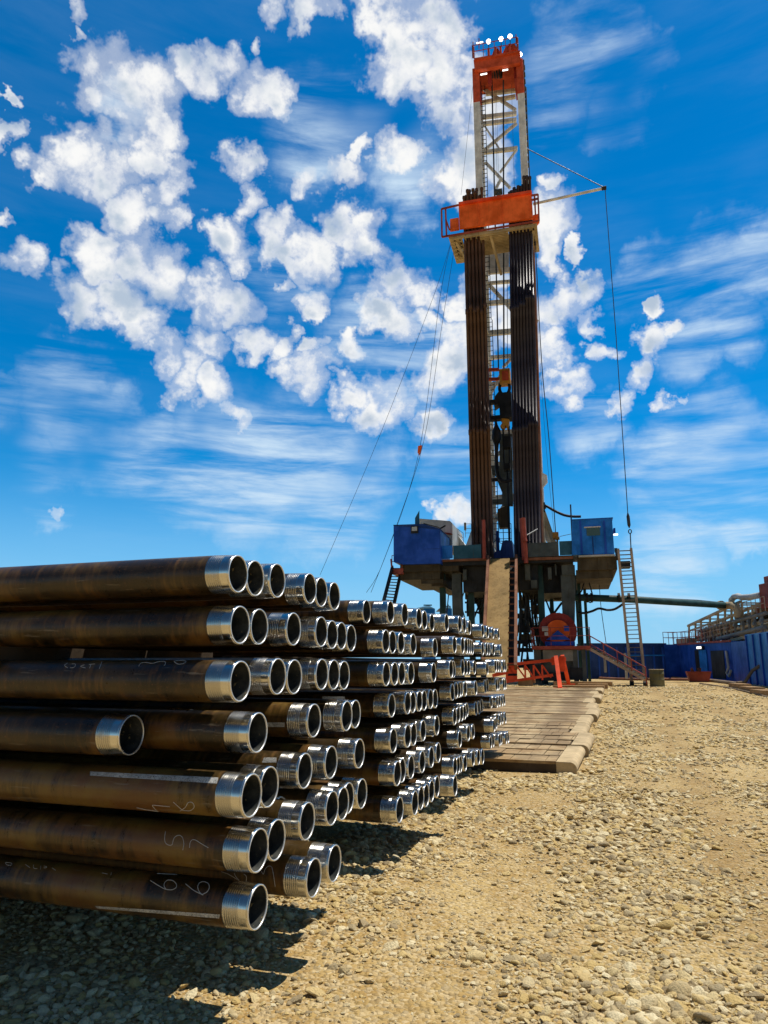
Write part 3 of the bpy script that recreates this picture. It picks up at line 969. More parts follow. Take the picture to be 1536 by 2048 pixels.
# ------------------------------------------------------------------ the timber mats leading to the rig
def build_mats():
    n = 10
    a = onG(1060, 1546)
    s0 = a.dot(S_AX)
    mr0, mr1 = onG(1157, 1546).dot(M_AX), onG(1197, 1388).dot(M_AX)
    jit = [0.0, 0.14, -0.02, 0.02, 0.20, 0.10, -0.05, 0.22, 0.02, 0.25]
    lift = [0.0, 0.012, 0.0, 0.004, 0.02, 0.0, 0.01, 0.02, 0.0, 0.02]
    D = 2.46
    H = 0.23
    up = Vector((0, 0, 1))
    for i in range(n):
        sa, sb = s0 + i * D, s0 + i * D + D - 0.02
        mr = mr0 + (mr1 - mr0) * i / (n - 1) + jit[i]
        ml = -3.9 if i == 0 else mr - 5.6
        mid = M_AX * ((mr + ml) / 2) + S_AX * ((sa + sb) / 2)
        zs_ = lambda q: gz((M_AX * -3 + S_AX * q).y) - zb0
        zb0 = gz((M_AX * -3 + S_AX * ((sa + sb) / 2)).y)
        zb = zb0 - 0.02 + lift[i] * 0.5
        loc = (mid.x, mid.y, zb)
        t = thing('timber_mat', 'worn timber rig mat with a rounded end, %s from the camera' % ORD[i], 'mat', loc, 'timber mats laid towards the rig')
        zt = zb + H + lift[i]
        mb = MB()

        def bx(m0, m1, q0, q1, z0, z1):
            P8 = []
            for z in (z0, z1):
                for m_, q_ in ((m0, q0), (m1, q0), (m1, q1), (m0, q1)):
                    p = M_AX * m_ + S_AX * q_
                    P8.append(Vector((p.x, p.y, z + zs_(q_))))
            mb.hexa(P8)
        mre = mr - 0.36
        bx(ml, mre, sa + 0.01, sb - 0.01, zb, zt - 0.045)        # core, its timber darkened for the shaded front face
        nc = len(mb.f)
        if i < 3:                                               # short boards between long ribs
            rows = 3
            d = (sb - sa) / rows
            for q in range(rows):
                bx(ml, mre, sa + q * d, sa + q * d + 0.05, zt - 0.045, zt + 0.006)
                x = ml
                while x < mre - 0.05:
                    wd = rng.uniform(0.22, 0.34)
                    bx(x, min(x + wd, mre) - 0.015, sa + q * d + 0.06, sa + (q + 1) * d - 0.012, zt - 0.045, zt - 0.002 - rng.uniform(0, 0.014))
                    x += wd
        else:
            q = sa
            while q < sb - 0.03:
                wd = rng.uniform(0.17, 0.30)
                cut = rng.uniform(ml + 1.5, mre - 0.8)
                z = zt - rng.uniform(0, 0.018)
                bx(ml, cut - 0.01, q, min(q + wd, sb) - 0.014, zt - 0.045, z)
                bx(cut, mre, q, min(q + wd, sb) - 0.014, zt - 0.045, zt - rng.uniform(0, 0.018))
                q += wd
        dk = mb.build('deck', [M['mat'], M['shaded_timber']], t)
        for q in dk.data.polygons:
            if q.index < nc: q.material_index = 1
        cap = MB()
        r = H / 2 + lift[i] / 2
        pts = [(mre, zt), (mr - r, zt)] + [(mr - r + r * math.sin(a_), zb + r + r * math.cos(a_)) for a_ in np.linspace(0.2, math.pi - 0.2, 9)] + [(mr - r, zb), (mre, zb)]
        vs = []
        for q in (sa + 0.012, sb - 0.012):
            for m_, z in pts:
                p = M_AX * m_ + S_AX * q
                vs.append((p.x, p.y, z + zs_(q)))
        k = len(pts)
        cap.add(vs, [tuple(range(k)), tuple(range(2 * k - 1, k - 1, -1))] + [(j, (j + 1) % k, k + (j + 1) % k, k + j) for j in range(k)])
        cap.build('end_bumper', M['pale_timber'], t, bevel=0.008)


build_mats()

# ------------------------------------------------------------------ the drilling rig, in its own frame (turned 15 degrees)
RT = RAD(15)
E_AX = Vector((math.cos(RT), -math.sin(RT), 0))      # along the front of the rig, to the right
N_AX = Vector((math.sin(RT), math.cos(RT), 0))       # into the rig, away
UP = Vector((0, 0, 1))
_p = atY(979, 1090, 52)
RO = Vector((_p.x, _p.y, 0))                         # foot of the mast's front left leg


def rp(x, y, b):
    """spot on the upright plane b metres behind the mast's front"""
    d = ray(x, y)
    t = ((RO + N_AX * b) - CAM).dot(N_AX) / d.dot(N_AX)
    return CAM + d * t


def rab(x, y, b):
    p = rp(x, y, b)
    return (p - RO).dot(E_AX), p.z


def rw(a, b, z):
    q = RO + E_AX * a + N_AX * b
    return Vector((q.x, q.y, z))


def rbox(mb, x0, y0, x1, y1, b0, b1):
    xm, ym = (x0 + x1) / 2, (y0 + y1) / 2
    a0, a1 = rab(x0, ym, b0)[0], rab(x1, ym, b0)[0]
    z1, z0 = rab(xm, y0, b0)[1], rab(xm, y1, b0)[1]
    c = rw((a0 + a1) / 2, (b0 + b1) / 2, (z0 + z1) / 2)
    mb.obox(c, E_AX, N_AX, UP, abs(a1 - a0) / 2, abs(b1 - b0) / 2, abs(z1 - z0) / 2)
    return a0, a1, z0, z1


def abox(mb, a0, a1, b0, b1, z0, z1):
    mb.obox(rw((a0 + a1) / 2, (b0 + b1) / 2, (z0 + z1) / 2), E_AX, N_AX, UP, abs(a1 - a0) / 2, abs(b1 - b0) / 2, abs(z1 - z0) / 2)


def rpoly(mb, pts, b0, b1):
    """outline picked on plane b0, extruded back to b1"""
    f = [rp(x, y, b0) for x, y in pts]
    k = len(f)
    vs = f + [p + N_AX * (b1 - b0) for p in f]
    mb.add(vs, [tuple(range(k)), tuple(range(2 * k - 1, k - 1, -1))] + [(j, (j + 1) % k, k + (j + 1) % k, k + j) for j in range(k)])


def rbeam(mb, p, q, w, h=None):
    mb.beam(rp(*p), rp(*q), w, h, N_AX)


def rtube(mb, pts, r, n=8, sub=0):
    q = [rp(*p) for p in pts]
    if sub:
        f = []
        for i in range(len(q) - 1):
            p0, p1, p2, p3 = q[max(i - 1, 0)], q[i], q[i + 1], q[min(i + 2, len(q) - 1)]
            for j in range(sub):
                t = j / sub
                f.append(0.5 * ((2 * p1) + (p2 - p0) * t + (2 * p0 - 5 * p1 + 4 * p2 - p3) * t * t + (3 * p1 - p0 - 3 * p2 + p3) * t ** 3))
        q = f + [q[-1]]
    mb.tube(q, r, n)


def railing(mb, pts, h, posts=1.2, r=0.025, rails=(1.0, 0.55)):
    """handrail over a path of world points"""
    pts = [Vector(p) for p in pts]
    for a, b in zip(pts, pts[1:]):
        n = max(1, round((b - a).length / posts))
        for i in range(n + 1):
            p = a.lerp(b, i / n)
            mb.beam(p, p + UP * h, r * 1.6)
        for f in rails:
            mb.beam(a + UP * h * f, b + UP * h * f, r * 1.6)


FLOOR_B = -4.2
AF0, ZF = rab(880, 1120, FLOOR_B)
AF1 = rab(1146, 1116, FLOOR_B)[0]
MA = rab(1087, 1088, 0)[0]                # width between the mast legs
GR = 0.57                                # ground height under the rig

# ---------------- substructure
sub = thing('rig_substructure', 'dark green and grey steel substructure carrying the rig floor', 'rig base', rw((AF0 + AF1) / 2, 0, GR))
mb = MB()
abox(mb, AF0, AF1, FLOOR_B + 0.05, 8.0, ZF - 0.42, ZF)
mb.build('floor_deck', M['dark'], sub)
mb = MB()
rbox(mb, 926, 1124, 975, 1184, -3.2, 5)
rbox(mb, 1038, 1124, 1076, 1180, -3.2, 5)
rbox(mb, 1076, 1122, 1124, 1186, -2.2, 5)
rbox(mb, 975, 1122, 1040, 1170, -1.0, 5)
mb.build('rotary_beams', M['dark'], sub)
mb = MB()
for x0, y0, x1, y1 in ((1050, 1128, 1060, 1160), (926, 1139, 933, 1160), (1096, 1135, 1103, 1158), (1110, 1128, 1113, 1150), (1062, 1160, 1074, 1176)):
    rbox(mb, x0, y0, x1, y1, -3.6, -3.1)
mb.build('floor_motor', M['grey'], sub)
for x0, y0, x1, y1, b, mt in (
        (879, 1126, 890, 1236, -3.0, 'green'), (904, 1147, 923, 1236, -3.4, 'grey'), (936, 1128, 947, 1240, -2.6, 'green'), (958, 1180, 968, 1260, 2.0, 'green'),
        (1078, 1126, 1090, 1340, -2.8, 'green'), (1101, 1184, 1109, 1300, 3.0, 'green'), (1123, 1130, 1150, 1150, -3.7, 'grey'),
        (1152, 1150, 1157, 1300, 5.6, 'green'), (1169, 1157, 1175, 1300, 3.0, 'green'), (1157, 1150, 1164, 1300, -1.0, 'green')):
    mb = MB()
    a0, z0 = rab((x0 + x1) / 2, y1, b)
    a0 = rab(x0, (y0 + y1) / 2, b)[0]
    a1 = rab(x1, (y0 + y1) / 2, b)[0]
    z1 = rab((x0 + x1) / 2, y0, b)[1]
    bot = GR if y1 > 1200 else z0
    abox(mb, a0, a1, b, b + (a1 - a0), bot, z1)
    mb.build('column', M[mt], sub, bevel=0.02)
mb = MB()                                       # the big tapered leg on the right
a0, a1 = rab(1121, 1150, -3.6)[0], rab(1151, 1150, -3.6)[0]
z1 = rab(1135, 1150, -3.6)[1]
t0, t1 = rab(1126, 1260, -3.6)[0], rab(1146, 1260, -3.6)[0]
vs = [rw(t0, -3.6, GR + 2.0), rw(t1, -3.6, GR + 2.0), rw(t1, -2.6, GR + 2.0), rw(t0, -2.6, GR + 2.0), rw(a0, -3.6, z1), rw(a1, -3.6, z1), rw(a1, -2.6, z1), rw(a0, -2.6, z1)]
mb.hexa(vs)
mb.build('tapered_leg', M['grey'], sub, bevel=0.02)
mb = MB()
for p, q, w in (((1078, 1340, -2.8), (1050, 1180, 1.5), .16), ((1060, 1185, 1), (1082, 1290, 1), .12), ((1048, 1190, 2), (1060, 1300, 2), .14),
                ((1104, 1232, 3), (1124, 1205, 3), .16), ((1104, 1232, 3), (1088, 1190, 3), .12), ((1060, 1180, 1), (1125, 1182, 1), .2),
                ((946, 1184, 2), (966, 1240, 2), .14), ((968, 1186, 2), (948, 1236, 2), .12), ((930, 1205, 2.5), (976, 1207, 2.5), .14),
                ((930, 1224, 2.5), (976, 1226, 2.5), .14), ((1040, 1200, 2), (1058, 1330, 2), .14), ((1056, 1200, 2), (1042, 1330, 2), .14),
                ((1036, 1258, 0), (1060, 1258, 0), .5), ((1034, 1232, 0), (1062, 1233, 0), .35), ((1034, 1300, 0), (1066, 1300, 0), .3),
                ((1150, 1190, 3), (1128, 1180, 3), .2), ((1063, 1186, 3), (1078, 1300, 3), .1), ((885, 1175, -2.9), (880, 1236, -2.9), .1),
                ((893, 1236, 1), (897, 1190, 1), .07), ((1036, 1330, -1), (1080, 1330, -1), .4), ((1032, 1285, -1), (1068, 1282, -1), .25)):
    rbeam(mb, p, q, w)
mb.build('bracing', M['dark'], sub)
mb = MB()
for x in range(1043, 1076, 5):
    rbeam(mb, (x, 1190 + (x - 1043) * 1.2, 4.5), (x + 12, 1300, 4.5), .09)
for y in range(1195, 1300, 11):
    rbeam(mb, (1042 + (y - 1195) * .12, y, 4.5), (1072 + (y - 1195) * .12, y - 4, 4.5), .07)
mb.build('lattice', M['beige'], sub)
mb = MB()
hr = np.random.default_rng(5)
for i in range(34):
    lo, hi = ((1038, 1088) if i % 3 else (928, 976))
    x0 = hr.uniform(lo, hi)
    x1 = x0 + hr.normal(0, 7)
    b = hr.uniform(-1.5, 4)
    y1 = hr.uniform(1215, 1330) if lo > 1000 else hr.uniform(1200, 1240)
    rtube(mb, [(x0, 1165, b), ((x0 + x1) / 2 + hr.normal(0, 5), (1165 + y1) / 2, b), (x1, y1, b)], hr.uniform(.03, .10), 6, 5)
mb.build('hanging_hoses', M['dark'], sub)
mb = MB()
for x0, y0, x1, y1 in ((1037, 1200, 1048, 1216), (1064, 1210, 1078, 1228), (1040, 1268, 1060, 1284), (1068, 1250, 1080, 1272), (1046, 1318, 1068, 1340),
                       (930, 1186, 940, 1198), (948, 1192, 960, 1204), (1092, 1300, 1110, 1330), (1108, 1190, 1122, 1200)):
    b = hr.uniform(0, 3)
    rbox(mb, x0, y0, x1, y1, b, b + .6)
mb.build('valve_boxes', M['olive'], sub)
# girders under the two sides of the floor
mb = MB()
rbox(mb, 800, 1143, 880, 1159, FLOOR_B - 0.3, 3)
rbox(mb, 842, 1159, 886, 1167, FLOOR_B - 0.2, 3)
rbox(mb, 863, 1166, 886, 1172, FLOOR_B, 3)
rbox(mb, 880, 1127, 917, 1142, FLOOR_B + 0.1, 3)
mb.build('side_girder', M['olive'], sub)
mb = MB()
rbox(mb, 1152, 1139, 1226, 1157, FLOOR_B + 0.2, 3.5)
mb.build('side_girder', M['olive'], sub)
mb = MB()
rbox(mb, 800, 1127, 880, 1144, FLOOR_B - 0.45, 2.5)
mb.build('skid_beam', M['olive'], sub, bevel=0.02)
mb = MB()
rbox(mb, 1155, 1113, 1234, 1140, FLOOR_B - 0.05, 3.2)
mb.build('skid_beam', M['olive'], sub, bevel=0.02)
# wind walls at the floor edge
for x0, y0, x1, y1, mt in ((880, 1091, 905, 1117, 'bright_blue'), (906.5, 1090, 962, 1117, 'teal'), (1056, 1085, 1117, 1113, 'grey_teal'), (1119, 1082, 1144, 1110, 'teal')):
    mb = MB()
    rbox(mb, x0, y0, x1, y1, FLOOR_B - 0.08, FLOOR_B + 0.02)
    mb.build('wind_wall', M[mt], sub)
mb = MB()
rbox(mb, 880, 1117.5, 975, 1122, FLOOR_B - 0.12, FLOOR_B + 0.1)
rbox(mb, 1050, 1114, 1146, 1119, FLOOR_B - 0.12, FLOOR_B + 0.1)
mb.build('edge_beam', M['rust'], sub)
mb = MB()
railing(mb, [rp(975, 1100, 7.0), rp(1024, 1099, 7.0)], 2.2, 0.7, 0.03, (1, .66, .33))
railing(mb, [rp(976, 1098, 4.0), rp(1024, 1097, 4.0)], 1.6, 0.6, 0.025, (1, .5))
mb.build('floor_railing', M['dark'], sub)

# rusty posts at the ramp opening
for (xa, ya, xb, yb), lab in (((967, 1040, 969, 1118), 'red rusty pipe post left of the ramp opening'), ((1046, 1036, 1052, 1126), 'red rusty pipe post right of the ramp opening')):
    mb = MB()
    rtube(mb, [(xa, ya, FLOOR_B - .2), (xb, yb, FLOOR_B - .2)], 0.13 if xa < 1000 else .16, 12)
    if xa > 1000:
        rtube(mb, [(1042, 1037, FLOOR_B), (1047, 1120, FLOOR_B)], 0.10, 10)
        rtube(mb, [(1047.5, 1078, FLOOR_B - .25), (1050, 1084, FLOOR_B - .25)], 0.2, 12)
    tag(mb.build('guide_post', M['rust_red']), lab, 'post')
mb = MB()
rtube(mb, [(1054, 1070, FLOOR_B), (1075, 1058, FLOOR_B + 1)], 0.035, 6)
tag(mb.build('tag_line_arm', M['pale_grey']), 'thin pale steel arm beside the rusty post on the rig floor', 'arm')

# ---------------- V-door ramp
ramp = thing('pipe_ramp', 'tan steel ramp sloping from the rig floor down towards the pipe stack', 'ramp', rw(rab(1003, 1117, FLOOR_B)[0], FLOOR_B - 3, GR))
B1 = FLOOR_B - 8.5
tl, tr = rp(977, 1118, FLOOR_B - .15), rp(1033, 1116, FLOOR_B - .15)
bl, br = rp(966, 1338, B1), rp(1016, 1338, B1)
bl2, tl2 = bl - UP * .25, tl - UP * .25
mb = MB()
nrm = (tr - tl).cross(bl - tl).normalized()
if nrm.y > 0: nrm = -nrm
mb.hexa([bl - nrm * .2, br - nrm * .2, tr - E_AX * .45 - nrm * .2, tl - nrm * .2, bl, br, tr - E_AX * .45, tl])
mb.build('ramp_plate', M['ramp'], ramp)
for (p, q), nm in (((tl, bl), 'side_rail'), ((tr, br + E_AX * .42), 'side_rail')):
    mb = MB()
    mb.beam(p + nrm * .12, q + nrm * .12, .16, .36, nrm)
    mb.build(nm, M['rust'], ramp)
mb = MB()
for i in range(16):
    t = (i + .5) / 16
    p = tr.lerp(br + E_AX * .42, t)
    mb.beam(p, p - E_AX * .45, .09)
mb.build('side_lattice', M['rust'], ramp)
mb = MB()
qa, qb = tr - E_AX * .45, br
mb.beam(qa.lerp(tr, .5) - nrm * .45, (br + E_AX * .2) - nrm * .45, .5, .06, nrm)
mb.build('web_plate', M['dark'], ramp)

# ---------------- left cabin (blue, with a flood lamp)



lc = thing('driller_cabin', 'blue steel cabin with a lamp on its face, left end of the rig floor', 'cabin', rw(rab(833, 1127, FLOOR_B)[0], FLOOR_B, rab(833, 1127, FLOOR_B)[1]))
mb = MB()
rpoly(mb, [(787, 1124), (787, 1051), (846, 1049), (880, 1059), (881, 1127), (806, 1129)], FLOOR_B - .8, FLOOR_B + 3.0)
mb.build('cabin_wall', M['blue'], lc, bevel=0.02)
mb = MB()
rpoly(mb, [(786.5, 1051), (786.5, 1049.6), (846, 1047.6), (881, 1057.6), (881, 1059)], FLOOR_B - .84, FLOOR_B + 3.05)
mb.build('roof_edge', M['navy'], lc)
fl = MB()
rbox(fl, 822, 1052, 836, 1066, FLOOR_B - .95, FLOOR_B - .8)
lamp = fl.build('flood_lamp', M['dark'], lc)
mb = MB()
rbox(mb, 823.5, 1053.5, 834, 1061.5, FLOOR_B - .98, FLOOR_B - .94)
o = mb.build('lamp_lens', M['lens'], lc)
mb = MB()
rpoly(mb, [(846, 1098), (880, 1098), (880, 1060.5), (879.3, 1060.5), (879.3, 1097)], FLOOR_B - .82, FLOOR_B - .80)
mb.build('panel_seam', M['navy'], lc)
mb = MB()
rpoly(mb, [(830, 1051), (830, 1036), (838.5, 1021), (838.5, 1051)], FLOOR_B + .3, FLOOR_B + .36)
mb.build('roof_fin', M['teal'], lc)
mb = MB()
rtube(mb, [(847, 1047, FLOOR_B + 1), (879, 1055, FLOOR_B + 1)], .04, 6)
rtube(mb, [(879, 1058, FLOOR_B + 1), (891, 1051, FLOOR_B + 1)], .06, 6)
mb.build('roof_pipe', M['dark'], lc)

gh = thing('grey_doghouse', 'pale grey hut with a dark window behind the blue cabin', 'hut', rw(rab(880, 1090, 3)[0], 3, ZF))
mb = MB()
rpoly(mb, [(838, 1092), (838, 1037), (900, 1042), (905, 1047), (905, 1092)], 2.0, 7.0)
mb.build('wall', M['pale_grey'], gh)
mb = MB()
rbox(mb, 885, 1076, 900, 1092, 1.9, 2.02)
mb.build('window', M['dark'], gh)
mb = MB()
rpoly(mb, [(884, 1064), (902, 1066), (904, 1068), (884, 1066)], 1.5, 2.0)
mb.build('awning', M['rust_red'], gh)
mb = MB()
rpoly(mb, [(908, 1090), (908, 1072), (915, 1070), (929, 1088), (929, 1090)], 5.0, 7.0)
rpoly(mb, [(932, 1090), (944, 1056), (948, 1056), (948, 1090)], 3.2, 4.0)
tag(mb.build('floor_housing', M['white']), 'white sunlit sloping housing between the grey hut and the mast', 'housing')
mb = MB()
pts = [rp(905, 1072, 4.6), rp(927, 1088, 4.6)]
railing(mb, pts, 0.9, .5, .025)
railing(mb, [rp(931, 1075, 3), rp(943, 1075, 3)], 1.1, .4, .02, (1, .66, .33))
rbox(mb, 928, 1045, 932, 1060, 3.0, 3.2)
tag(mb.build('stair_railing', M['beige']), 'small beige handrail behind the left wind wall of the rig floor', 'railing')

# ---------------- right cabin
rc = thing('equipment_cabin', 'blue steel cabin with a small window, right end of the rig floor', 'cabin', rw(rab(1188, 1112, FLOOR_B)[0], FLOOR_B, rab(1188, 1112, FLOOR_B)[1]))
mb = MB()
rpoly(mb, [(1144, 1110), (1143, 1039), (1224, 1036), (1229, 1108)], FLOOR_B - .3, FLOOR_B + 3.2)
mb.build('cabin_wall', M['bright_blue'], rc, bevel=0.02)
for x in (1160, 1208):
    mb = MB()
    rbox(mb, x, 1041, x + 4, 1108, FLOOR_B - .36, FLOOR_B - .29)
    mb.build('wall_post', M['blue'], rc)
mb = MB()
rbox(mb, 1185, 1073, 1187, 1108, FLOOR_B - .33, FLOOR_B - .29)
mb.build('door_seam', M['navy'], rc)
mb = MB()
rbox(mb, 1173, 1056, 1200, 1071, FLOOR_B - .34, FLOOR_B - .28)
mb.build('window', M['glass'], rc)
mb = MB()
rbox(mb, 1168, 1053, 1201, 1054.5, FLOOR_B - .45, FLOOR_B - .3)
mb.build('window_hood', M['white'], rc)
mb = MB()
rbox(mb, 1227, 1056, 1231, 1066, FLOOR_B + .1, FLOOR_B + 1.0)
mb.build('side_box', M['blue'], rc)
mb = MB()
rbox(mb, 1227, 1067.5, 1236, 1070, FLOOR_B + .3, FLOOR_B + .45)
mb.build('side_lamp', M['tube_on'], rc)
mb = MB()
rbox(mb, 1157, 1109.5, 1230, 1112.5, FLOOR_B - .4, FLOOR_B + .1)
mb.build('sill', M['pale_grey'], rc)
mb = MB()
rbox(mb, 1142, 1036.6, 1226, 1038.2, FLOOR_B - .34, FLOOR_B + 3.25)
mb.build('roof_edge', M['blue'], rc)
mb = MB()
rtube(mb, [(1141, 1009, FLOOR_B), (1145, 1090, FLOOR_B)], .05, 6)
tag(mb.build('whip_aerial', M['cable']), 'thin dark mast standing at the left edge of the right blue cabin', 'aerial')

# ---------------- the mast
zt = rab(990, 100, 0)[1]                    # crown height
zs = rab(950, 208, 0)[1]                    # where the paint changes
zb = rab(960, 440, 0)[1]                    # racking board height
BD = 2.7
mast = thing('drilling_mast', 'tall white drilling mast with an orange crown and racking board', 'mast', rw(MA / 2, BD / 2, ZF))


def leg(a, b, z0, z1, w, mt, wb=None):
    mb = MB()
    wb = wb or w
    abox(mb, a - w / 2, a + w / 2, b - wb / 2, b + wb / 2, z0, z1)
    mb.build('leg', M[mt], mast, bevel=0.02)


for a in (0.1, MA - 0.1):
    leg(a, 0, ZF, zb, .42, 'beige', .30)
    leg(a, 0, zb, zs, .56, 'white', .40)
    leg(a, 0, zs, zt - 1.6, .56, 'orange_brown', .45)
    leg(a, BD, ZF, zs, .40, 'white', .34)
    leg(a, BD, zs, zt - 1.6, .40, 'pale_grey', .34)
mb = MB()
for p, q, w in (((961, 206), (1031, 193), .32), ((963, 235), (1033, 227), .34), ((965, 248), (1033, 240), .34), ((966, 305), (1035, 297), .34),
                ((972, 188), (1032, 181), .3)):
    mb = MB()
    rbeam(mb, (*p, BD), (*q, BD), w, .25)
    mb.build('cross_beam', M['white'], mast)
for y0, w in ((545, .45), (568, .25), (608, .40), (668, .45), (717, .3), (770, .3), (870, .5), (935, .7), (1000, .6)):
    mb = MB()
    rbeam(mb, (960 + (y0 - 545) * .03, y0, BD), (1070, y0 - 9, BD), w, .25)
    mb.build('cross_beam', M['white'], mast)
mb = MB()
for p, q, w in (((967, 178), (1031, 220), .26), ((966, 303), (1033, 247), .24), ((971, 325), (1020, 376), .22), ((1033, 300), (1000, 345), .14), ((968, 250), (1000, 300), .12), ((990, 380), (1001, 360), .2),
                ((972, 563), (1030, 626), .3), ((978, 640), (1030, 560), .0), ((1006, 735), (1025, 715), .2), ((975, 800), (1000, 752), .22),
                ((980, 925), (1005, 900), .25), ((978, 1060), (1010, 1010), .35), ((1040, 700), (1075, 640), .2)):
    if not w: continue
    mb = MB()
    rbeam(mb, (*p, BD), (*q, BD), w, .2)
    mb.build('diagonal_brace', M['white'], mast)
mb = MB()
for a in (0.1, MA - .1):            # side lattice
    z = ZF + 1.5
    i = 0
    while z < zs:
        mb.beam(rw(a, 0, z), rw(a, BD, z), .16)
        mb.beam(rw(a, 0 if i % 2 else BD, z), rw(a, BD if i % 2 else 0, z + 2.6), .13)
        z += 2.6
        i += 1
mb.build('side_bracing', M['white'], mast)
mb = MB()                           # gusset plates and the tall grey plate behind the top drive
rpoly(mb, [(999, 868), (1024, 868), (1026, 1012), (1004, 1012), (1004, 985), (990, 950), (975, 950), (976, 932), (999, 932)], BD - .2, BD)
rbox(mb, 976, 998, 1026, 1008, BD - .25, BD)
mb.build('back_plate', M['grey'], mast)
mb = MB()
rpoly(mb, [(966, 496), (1018, 484), (1018, 534), (968, 543)], BD - .1, BD)
mb.build('wind_sheet', M['pale_grey'], mast)
mb = MB()
rpoly(mb, [(996, 1018), (1016, 1010), (1017, 1054), (998, 1055)], 1.0, 1.8)
mb.build('drive_guard', M['olive'], mast)


def ladder(mb, pa, pb, w, step, r=.03):
    ax = E_AX
    pa, pb = Vector(pa), Vector(pb)
    for sgn in (-.5, .5):
        mb.beam(pa + ax * w * sgn, pb + ax * w * sgn, r * 1.8)
    n = int((pb - pa).length / step)
    for i in range(n):
        p = pa.lerp(pb, (i + .5) / n)
        mb.beam(p - ax * w / 2, p + ax * w / 2, r * 1.3)


mb = MB()
ladder(mb, rp(991, 1085, BD - .5), rp(978, 640, BD - .5), .52, .42)
ladder(mb, rp(976.5, 640, BD - .5), rp(964, 168, BD - .5), .48, .42)
mb.build('ladder', M['dark'], mast)
mb = MB()
rtube(mb, [(1052, 175, .4), (1055, 260, .4), (1058, 330, .4), (1061, 385, .4)], .05, 6)
rtube(mb, [(1047, 120, .5), (1050, 210, .5), (1053, 300, .5)], .07, 6)
for y in range(130, 330, 14):
    rbox(mb, 1046.5 + (y - 130) * .035, y, 1050 + (y - 130) * .035, y + 5, .2, .5)
rtube(mb, [(1046, 225, .1), (1047, 300, .1), (1049, 385, .1)], .12, 8)
mb.build('service_pipe', M['grey'], mast)
mb = MB()
rtube(mb, [(1062, 438, -.4), (1071, 700, -.4), (1081, 1088, -.4)], .22, 10)
mb.build('stand_pipe', M['rust'], mast)
mb = MB()
rtube(mb, [(957, 500, .35), (966, 700, .35), (972, 870, .35), (983, 1088, .35)], .17, 10)
mb.build('riser_pipe', M['beige'], mast)
# crown
mb = MB()
rpoly(mb, [(947, 120), (1038, 103), (1040, 125), (949, 140)], -.6, -.25)
rpoly(mb, [(948, 116), (1040, 100), (1040, 103), (948, 119.5)], -.8, 3.2)
mb.build('crown_beam', M['orange_brown'], mast)
mb = MB()
rpoly(mb, [(957, 140), (1031, 124), (1031, 158), (957, 171)], BD - .3, BD)
rpoly(mb, [(951, 139), (957, 138), (957, 170), (951, 172)], .2, BD)
rpoly(mb, [(1028, 128), (1034, 126), (1034, 155), (1028, 157)], .2, BD)
rpoly(mb, [(975, 136), (983, 134), (983, 165), (976, 167)], .4, .8)
mb.build('crown_box', M['dark_red'], mast)
mb = MB()
for x in (984, 989, 994, 999):
    c = rp(x, 138, 1.2)
    mb.tube([c - E_AX * .06, c + E_AX * .06], .75, 24)
c = rp(1003, 134, 1.0)
mb.tube([c, rp(1003, 155, 1.0)], .09, 8)
mb.build('crown_sheave', M['dark'], mast)
for x0, y0, x1, y1 in ((961, 149.5, 974, 147), (1005, 141, 1016, 139), (953, 86.5, 966, 84)):
    mb = MB()
    mb.tube([rp(x0, y0, -.2), rp(x1, y1, -.2)], .06, 8)
    mb.build('tube_lamp', M['tube_on'], mast)
mb = MB()
railing(mb, [rp(945, 116, -.9), rp(1034, 99, -.9), rp(1037, 99, 2.6)], 1.25, .9, .03, (1, .5))
railing(mb, [rp(945, 116, -.9), rp(949, 117, 2.8)], 1.25, .9, .03, (1, .5))
for x, y, h in ((946, 100, 16), (958, 97, 20), (1032, 86, 17)):
    rbeam(mb, (x, y, -.5), (x, y - h, -.5), .07)
mb.build('crown_railing', M['rust_red'], mast)
mb = MB()
for x, y in ((977, 102), (991, 99), (1001, 97), (1019, 93)):
    rbox(mb, x - 2, y - 6, x + 2, y + 10, .2, .6)
rpoly(mb, [(984, 110), (988, 98), (996, 96), (1001, 106)], .5, 1.2)
rpoly(mb, [(1006, 104), (1012, 92), (1030, 88), (1036, 98)], .5, 1.5)
mb.build('crown_hood', M['orange_brown'], mast)
for x, y in ((977, 83), (1002, 78), (1020, 73), (1040, 109)):
    mb = MB()
    c = rp(x, y, -.3)
    d = (Vector((-.15, -.75, -.5))).normalized()
    mb.tube([c - d * .35, c - d * .12, c], [.09, .19, .21], 14)
    mb.beam(c - d * .3, c - d * .3 - UP * .7, .06)
    lp = mb.build('flood_lamp', M['dark'], mast)
    g = MB()
    g.tube([c - d * .01, c + d * .05], [.20, .15], 14)
    lens = bpy.data.objects.new('lamp_glass', g.mesh('lamp_glass', M['lamp_on'], Vector(mast['_w'])))
    COL.objects.link(lens)
    lens.parent = lp
